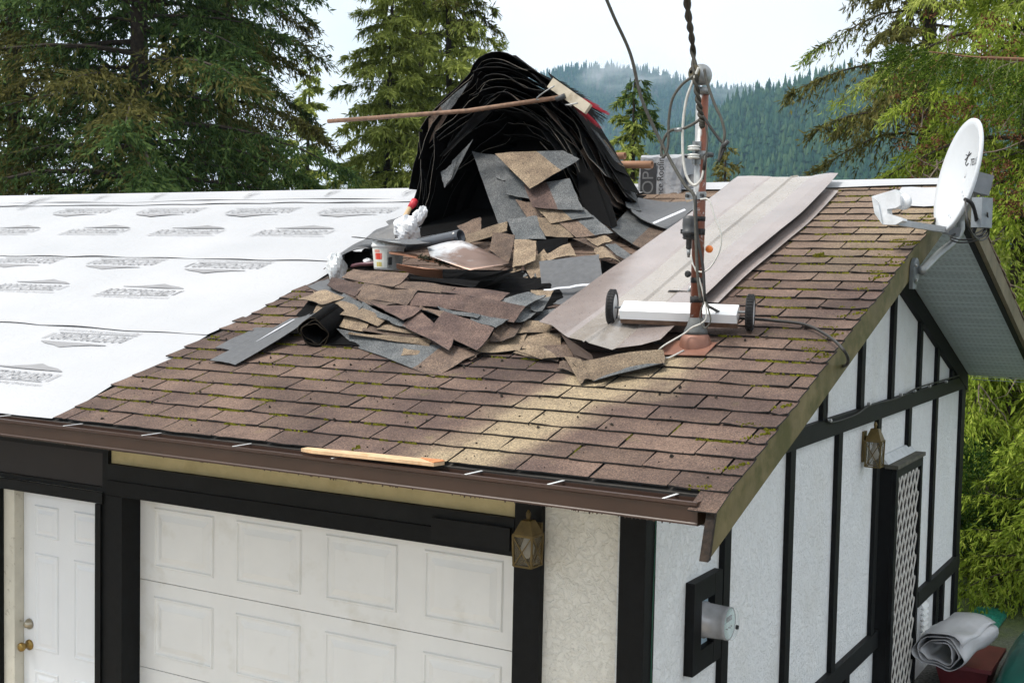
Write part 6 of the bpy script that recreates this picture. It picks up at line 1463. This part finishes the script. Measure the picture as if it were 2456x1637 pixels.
# ------------------------------------------------------------------ electricity meter
y0, y1, z0, z1 = .545, .935, 1.435, 1.905
mt = thing('electric_meter', (.0, .75, z0), 'round glass electricity meter in a black wooden frame on the gable wall', 'meter')
for a, b in (((.002, y0, z0), (.05, y0 + .105, z1)), ((.002, y1 - .105, z0), (.05, y1, z1)), ((.002, y0 + .106, z1 - .11), (.049, y1 - .106, z1)), ((.002, y0 + .106, z0), (.049, y1 - .106, z0 + .11))): MB().box(a, b).build('frame_board', M_BLACK, mt)
MB().box((.001, y0 + .1, z0 + .1), (.012, y1 - .1, z1 - .1)).build('meter_base', simple('meter_box', (.45, .58, .66), .5, 0, .12, 8), mt)
mc = Vector((.012, .755, 1.675))
MB().lathe(mc, (1, 0, 0), [(0, .094), (.02, .094), (.025, .088), (.13, .084), (.135, .086), (.150, .084)], 32, 0, False).build('meter_can', simple('meter_can', (.40, .40, .41), .25, .2), mt, True)
t = NT('meter_glass'); t.col((.85, .9, .9)); t.set(.05); t.b.inputs['Alpha'].default_value = .25
MB().lathe(mc + Vector((.150, 0, 0)), (1, 0, 0), [(0, .084), (.018, .082), (.024, .074)], 32).build('glass_cover', t.mat, mt, True)
MB().lathe(mc + Vector((.140, 0, 0)), (1, 0, 0), [(0, .080), (.006, .080)], 32).build('dial_face', simple('dial_face', (.50, .66, .64), .5), mt)
MB().box(mc + Vector((.147, -.045, .015)), mc + Vector((.149, .03, .042))).build('display', M_INK2, mt)
for k in range(5): MB().box(mc + Vector((.147, -.05 + k * .018, -.02 - .006 * (k % 2))), mc + Vector((.149, -.04 + k * .018, -.014 - .006 * (k % 2)))).build('dial_mark', M_INK2, mt)
MB().lathe(mc + Vector((.172, .03, -.02)), (1, 0, 0), [(0, .012), (.012, .010)], 10).build('lock_plug', M_RUBBER, mt)
MB().box((.013, .70, 1.555), (.016, .74, 1.585)).build('blue_tag', simple('blue_tag', (.03, .06, .3), .5), mt)
# ------------------------------------------------------------------ lattice door box
LX = .10; ly0, ly1 = 4.45, 5.50; lzt = 2.10
pL = aX(2143, 1117, LX); pR = aX(2206, 1080, LX); ly0, ly1 = pL.y, pR.y; lzt = (pL.z + pR.z) / 2
lat = thing('lattice_door', (LX / 2, (ly0 + ly1) / 2, -.05), 'grey diagonal lattice door in a black boxed frame on the gable wall', 'lattice')
MB().box((.002, ly0 - .02, -.05), (LX - .002, ly0 + .02, lzt - .03)).build('side_board', M_BLACK, lat)
MB().box((LX, ly0 - .02, -.05), (LX + .03, ly0 + .06, lzt - .03)).build('frame_stile', M_BLACK, lat)
MB().box((LX, ly1 - .06, -.05), (LX + .03, ly1, lzt - .03)).build('frame_stile', M_BLACK, lat)
MB().box((LX, ly0 + .061, lzt - .10), (LX + .03, ly1 - .061, lzt - .03)).build('frame_rail', M_BLACK2, lat)
MB().box((.045, ly1 - .04, -.05), (LX - .002, ly1, lzt - .03)).build('side_board', M_BLACK, lat)
MB().box((.045, ly0 - .04, lzt - .028), (LX + .045, ly1 + .02, lzt)).build('cap_board', simple('cap_weathered', (.09, .085, .065), .85, 0, .4, 12), lat)
MB().hexa([(.002, ly0 - .03, lzt + .002), (.07, ly0 - .03, lzt + .002), (.07, ly1, lzt + .002), (.002, ly1, lzt + .002), (.002, ly0 - .03, lzt + .06), (.02, ly0 - .03, lzt + .06), (.02, ly1, lzt + .06), (.002, ly1, lzt + .06)]).build('head_flashing', simple('flash_pale', (.55, .57, .58), .5), lat)
MB().box((.05, ly0 + .03, -.05), (.055, ly1 - .05, lzt - .04)).build('back_panel', simple('lattice_dark', (.03, .018, .016), .8), lat)
M_LATT = simple('lattice_grey', (.52, .50, .46), .8, 0, .2, 25, .2, 60)
W0, W1, H0, H1 = ly0 + .061, ly1 - .061, -.04, lzt - .101
spc = .125
for sgn in (1, -1):
    k = -30
    while k < 60:
        c = W0 + k * spc * 1.0; k += 1
        # line y = c + sgn*(z-H0)*.75
        pts = []; sl_ = sgn * .72
        z_in = [H0, H1]; ya, yb2 = c, c + sl_ * (H1 - H0)
        lo_, hi_ = H0, H1
        for lim in (W0, W1):
            zz = H0 + (lim - c) / sl_
        zs = sorted([H0 + (W0 - c) / sl_, H0 + (W1 - c) / sl_]); lo_, hi_ = max(H0, zs[0]), min(H1, zs[1])
        if hi_ - lo_ < .03 or hi_ < .2: continue
        x = LX + .006 + (.008 if sgn > 0 else 0)
        MB().bar((x, c + sl_ * (lo_ - H0), lo_), (x, c + sl_ * (hi_ - H0), hi_), .026, .006, (1, 0, 0)).build('slat', M_LATT, lat)
# vent hood behind the lattice
vv = aX(2212, 1480, .03); vt = thing('wall_vent', vv, 'white louvred wall vent beside the lattice door', 'vent')
MB().box((.002, vv.y - .10, vv.z - .22), (.03, vv.y + .12, vv.z + .16)).build('vent_plate', M_WHITEMET, vt)
for k in range(7): MB().hexa([(.031, vv.y - .08, vv.z - .2 + k * .05), (.065, vv.y - .08, vv.z - .21 + k * .05), (.065, vv.y + .10, vv.z - .21 + k * .05), (.031, vv.y + .10, vv.z - .2 + k * .05), (.031, vv.y - .08, vv.z - .165 + k * .05), (.035, vv.y - .08, vv.z - .165 + k * .05), (.035, vv.y + .10, vv.z - .165 + k * .05), (.031, vv.y + .10, vv.z - .165 + k * .05)]).build('louvre', M_WHITEMET, vt)
# bin and tarps
bx0 = Vector((.42, 6.05, -.05)); bi = thing('red_bin', bx0, 'dark red plastic bin carrying a rolled grey tarp', 'bin')
M_BIN = simple('dark_red_plastic', (.13, .022, .026), .45, 0, .15, 8)
MB().hexa([bx0 + Vector((x * .16, y * .30, 0)) for x, y in ((-1, -1), (1, -1), (1, 1), (-1, 1))] + [bx0 + Vector((x * .22, y * .36, .24)) for x, y in ((-1, -1), (1, -1), (1, 1), (-1, 1))]).build('tub', M_BIN, bi)
MB().hexa([bx0 + Vector((x * .24, y * .385, .22)) for x, y in ((-1, -1), (1, -1), (1, 1), (-1, 1))] + [bx0 + Vector((x * .24, y * .385, .255)) for x, y in ((-1, -1), (1, -1), (1, 1), (-1, 1))]).build('rim', M_BIN, bi)
M_TARP = simple('silver_tarp', (.42, .42, .43), .38, 0, .08, 5, .3, 9)
ra_ = aX(2250, 1565, .34); axt = Vector((.16, .98, .04)).normalized(); s1_ = axt.cross(Vector((0, 0, 1))).normalized(); s2_ = s1_.cross(axt); rg_ = []
for k in range(91):
    w = k / 90 * 2 * math.pi * 3.2; r_ = .185 - .031 * w / (2 * math.pi)
    rg_.append([ra_ + s1_ * (math.cos(w + .6) * r_ * 1.25) + s2_ * (math.sin(w + .6) * r_ * (.82 + .05 * math.sin(w * 3 + q * 3))) + axt * (q * .80) + s2_ * (.016 * math.sin(q * 9 + w * 2) + .010 * math.sin(w * 5 + q * 4)) + s1_ * (.014 * math.sin(w * 3.7 + q * 6)) for q in np.linspace(0, 1, 9)])
MB().sheet(rg_, .004, 0, 0, 0).build('rolled_tarp', M_TARP, smooth=True, label='rolled silver grey tarp lying on the red bin', cat='tarp')
def tarp(name, label, foot, h, rx, ry, mat, seed):
    r = random.Random(seed); g = []; ph = [r.uniform(0, 6) for _ in range(5)]
    for i in range(31):
        row = []
        for j in range(31):
            x, y = (i / 15 - 1), (j / 15 - 1); e = max(0, 1 - (x * x) ** 1.4) * max(0, 1 - (y * y) ** 1.4)
            z = h * e ** .45 + .05 * h * math.sin(x * 7 + ph[0] + y * 4) * e + .035 * h * math.sin(y * 13 + ph[1] + 3 * x) * e + r.gauss(0, .006)
            row.append(Vector(foot) + Vector((x * rx, y * ry, max(.004, z))))
        g.append(row)
    return MB().sheet(g, .004).build(name, mat, smooth=True, label=label, cat='tarp')
M_GT = simple('green_tarp', (.012, .10, .075), .35, 0, .25, 4, .4, 14)
M_TT = simple('teal_tarp', (.015, .17, .12), .35, 0, .15, 4, .4, 14)
f1 = aZ(2460, 1640, -.045); tarp('green_tarp', 'dark green tarp over a pile at the lower right corner', (f1.x + .28, f1.y - .1, -.047), .55, .45, .8, M_GT, 1)
f2 = aZ(2345, 1510, -.045); tarp('teal_tarp', 'bright teal tarp lying on the grass behind the rolled tarp', (f2.x + .0, f2.y + .3, -.047), .07, .17, .6, M_TT, 2)
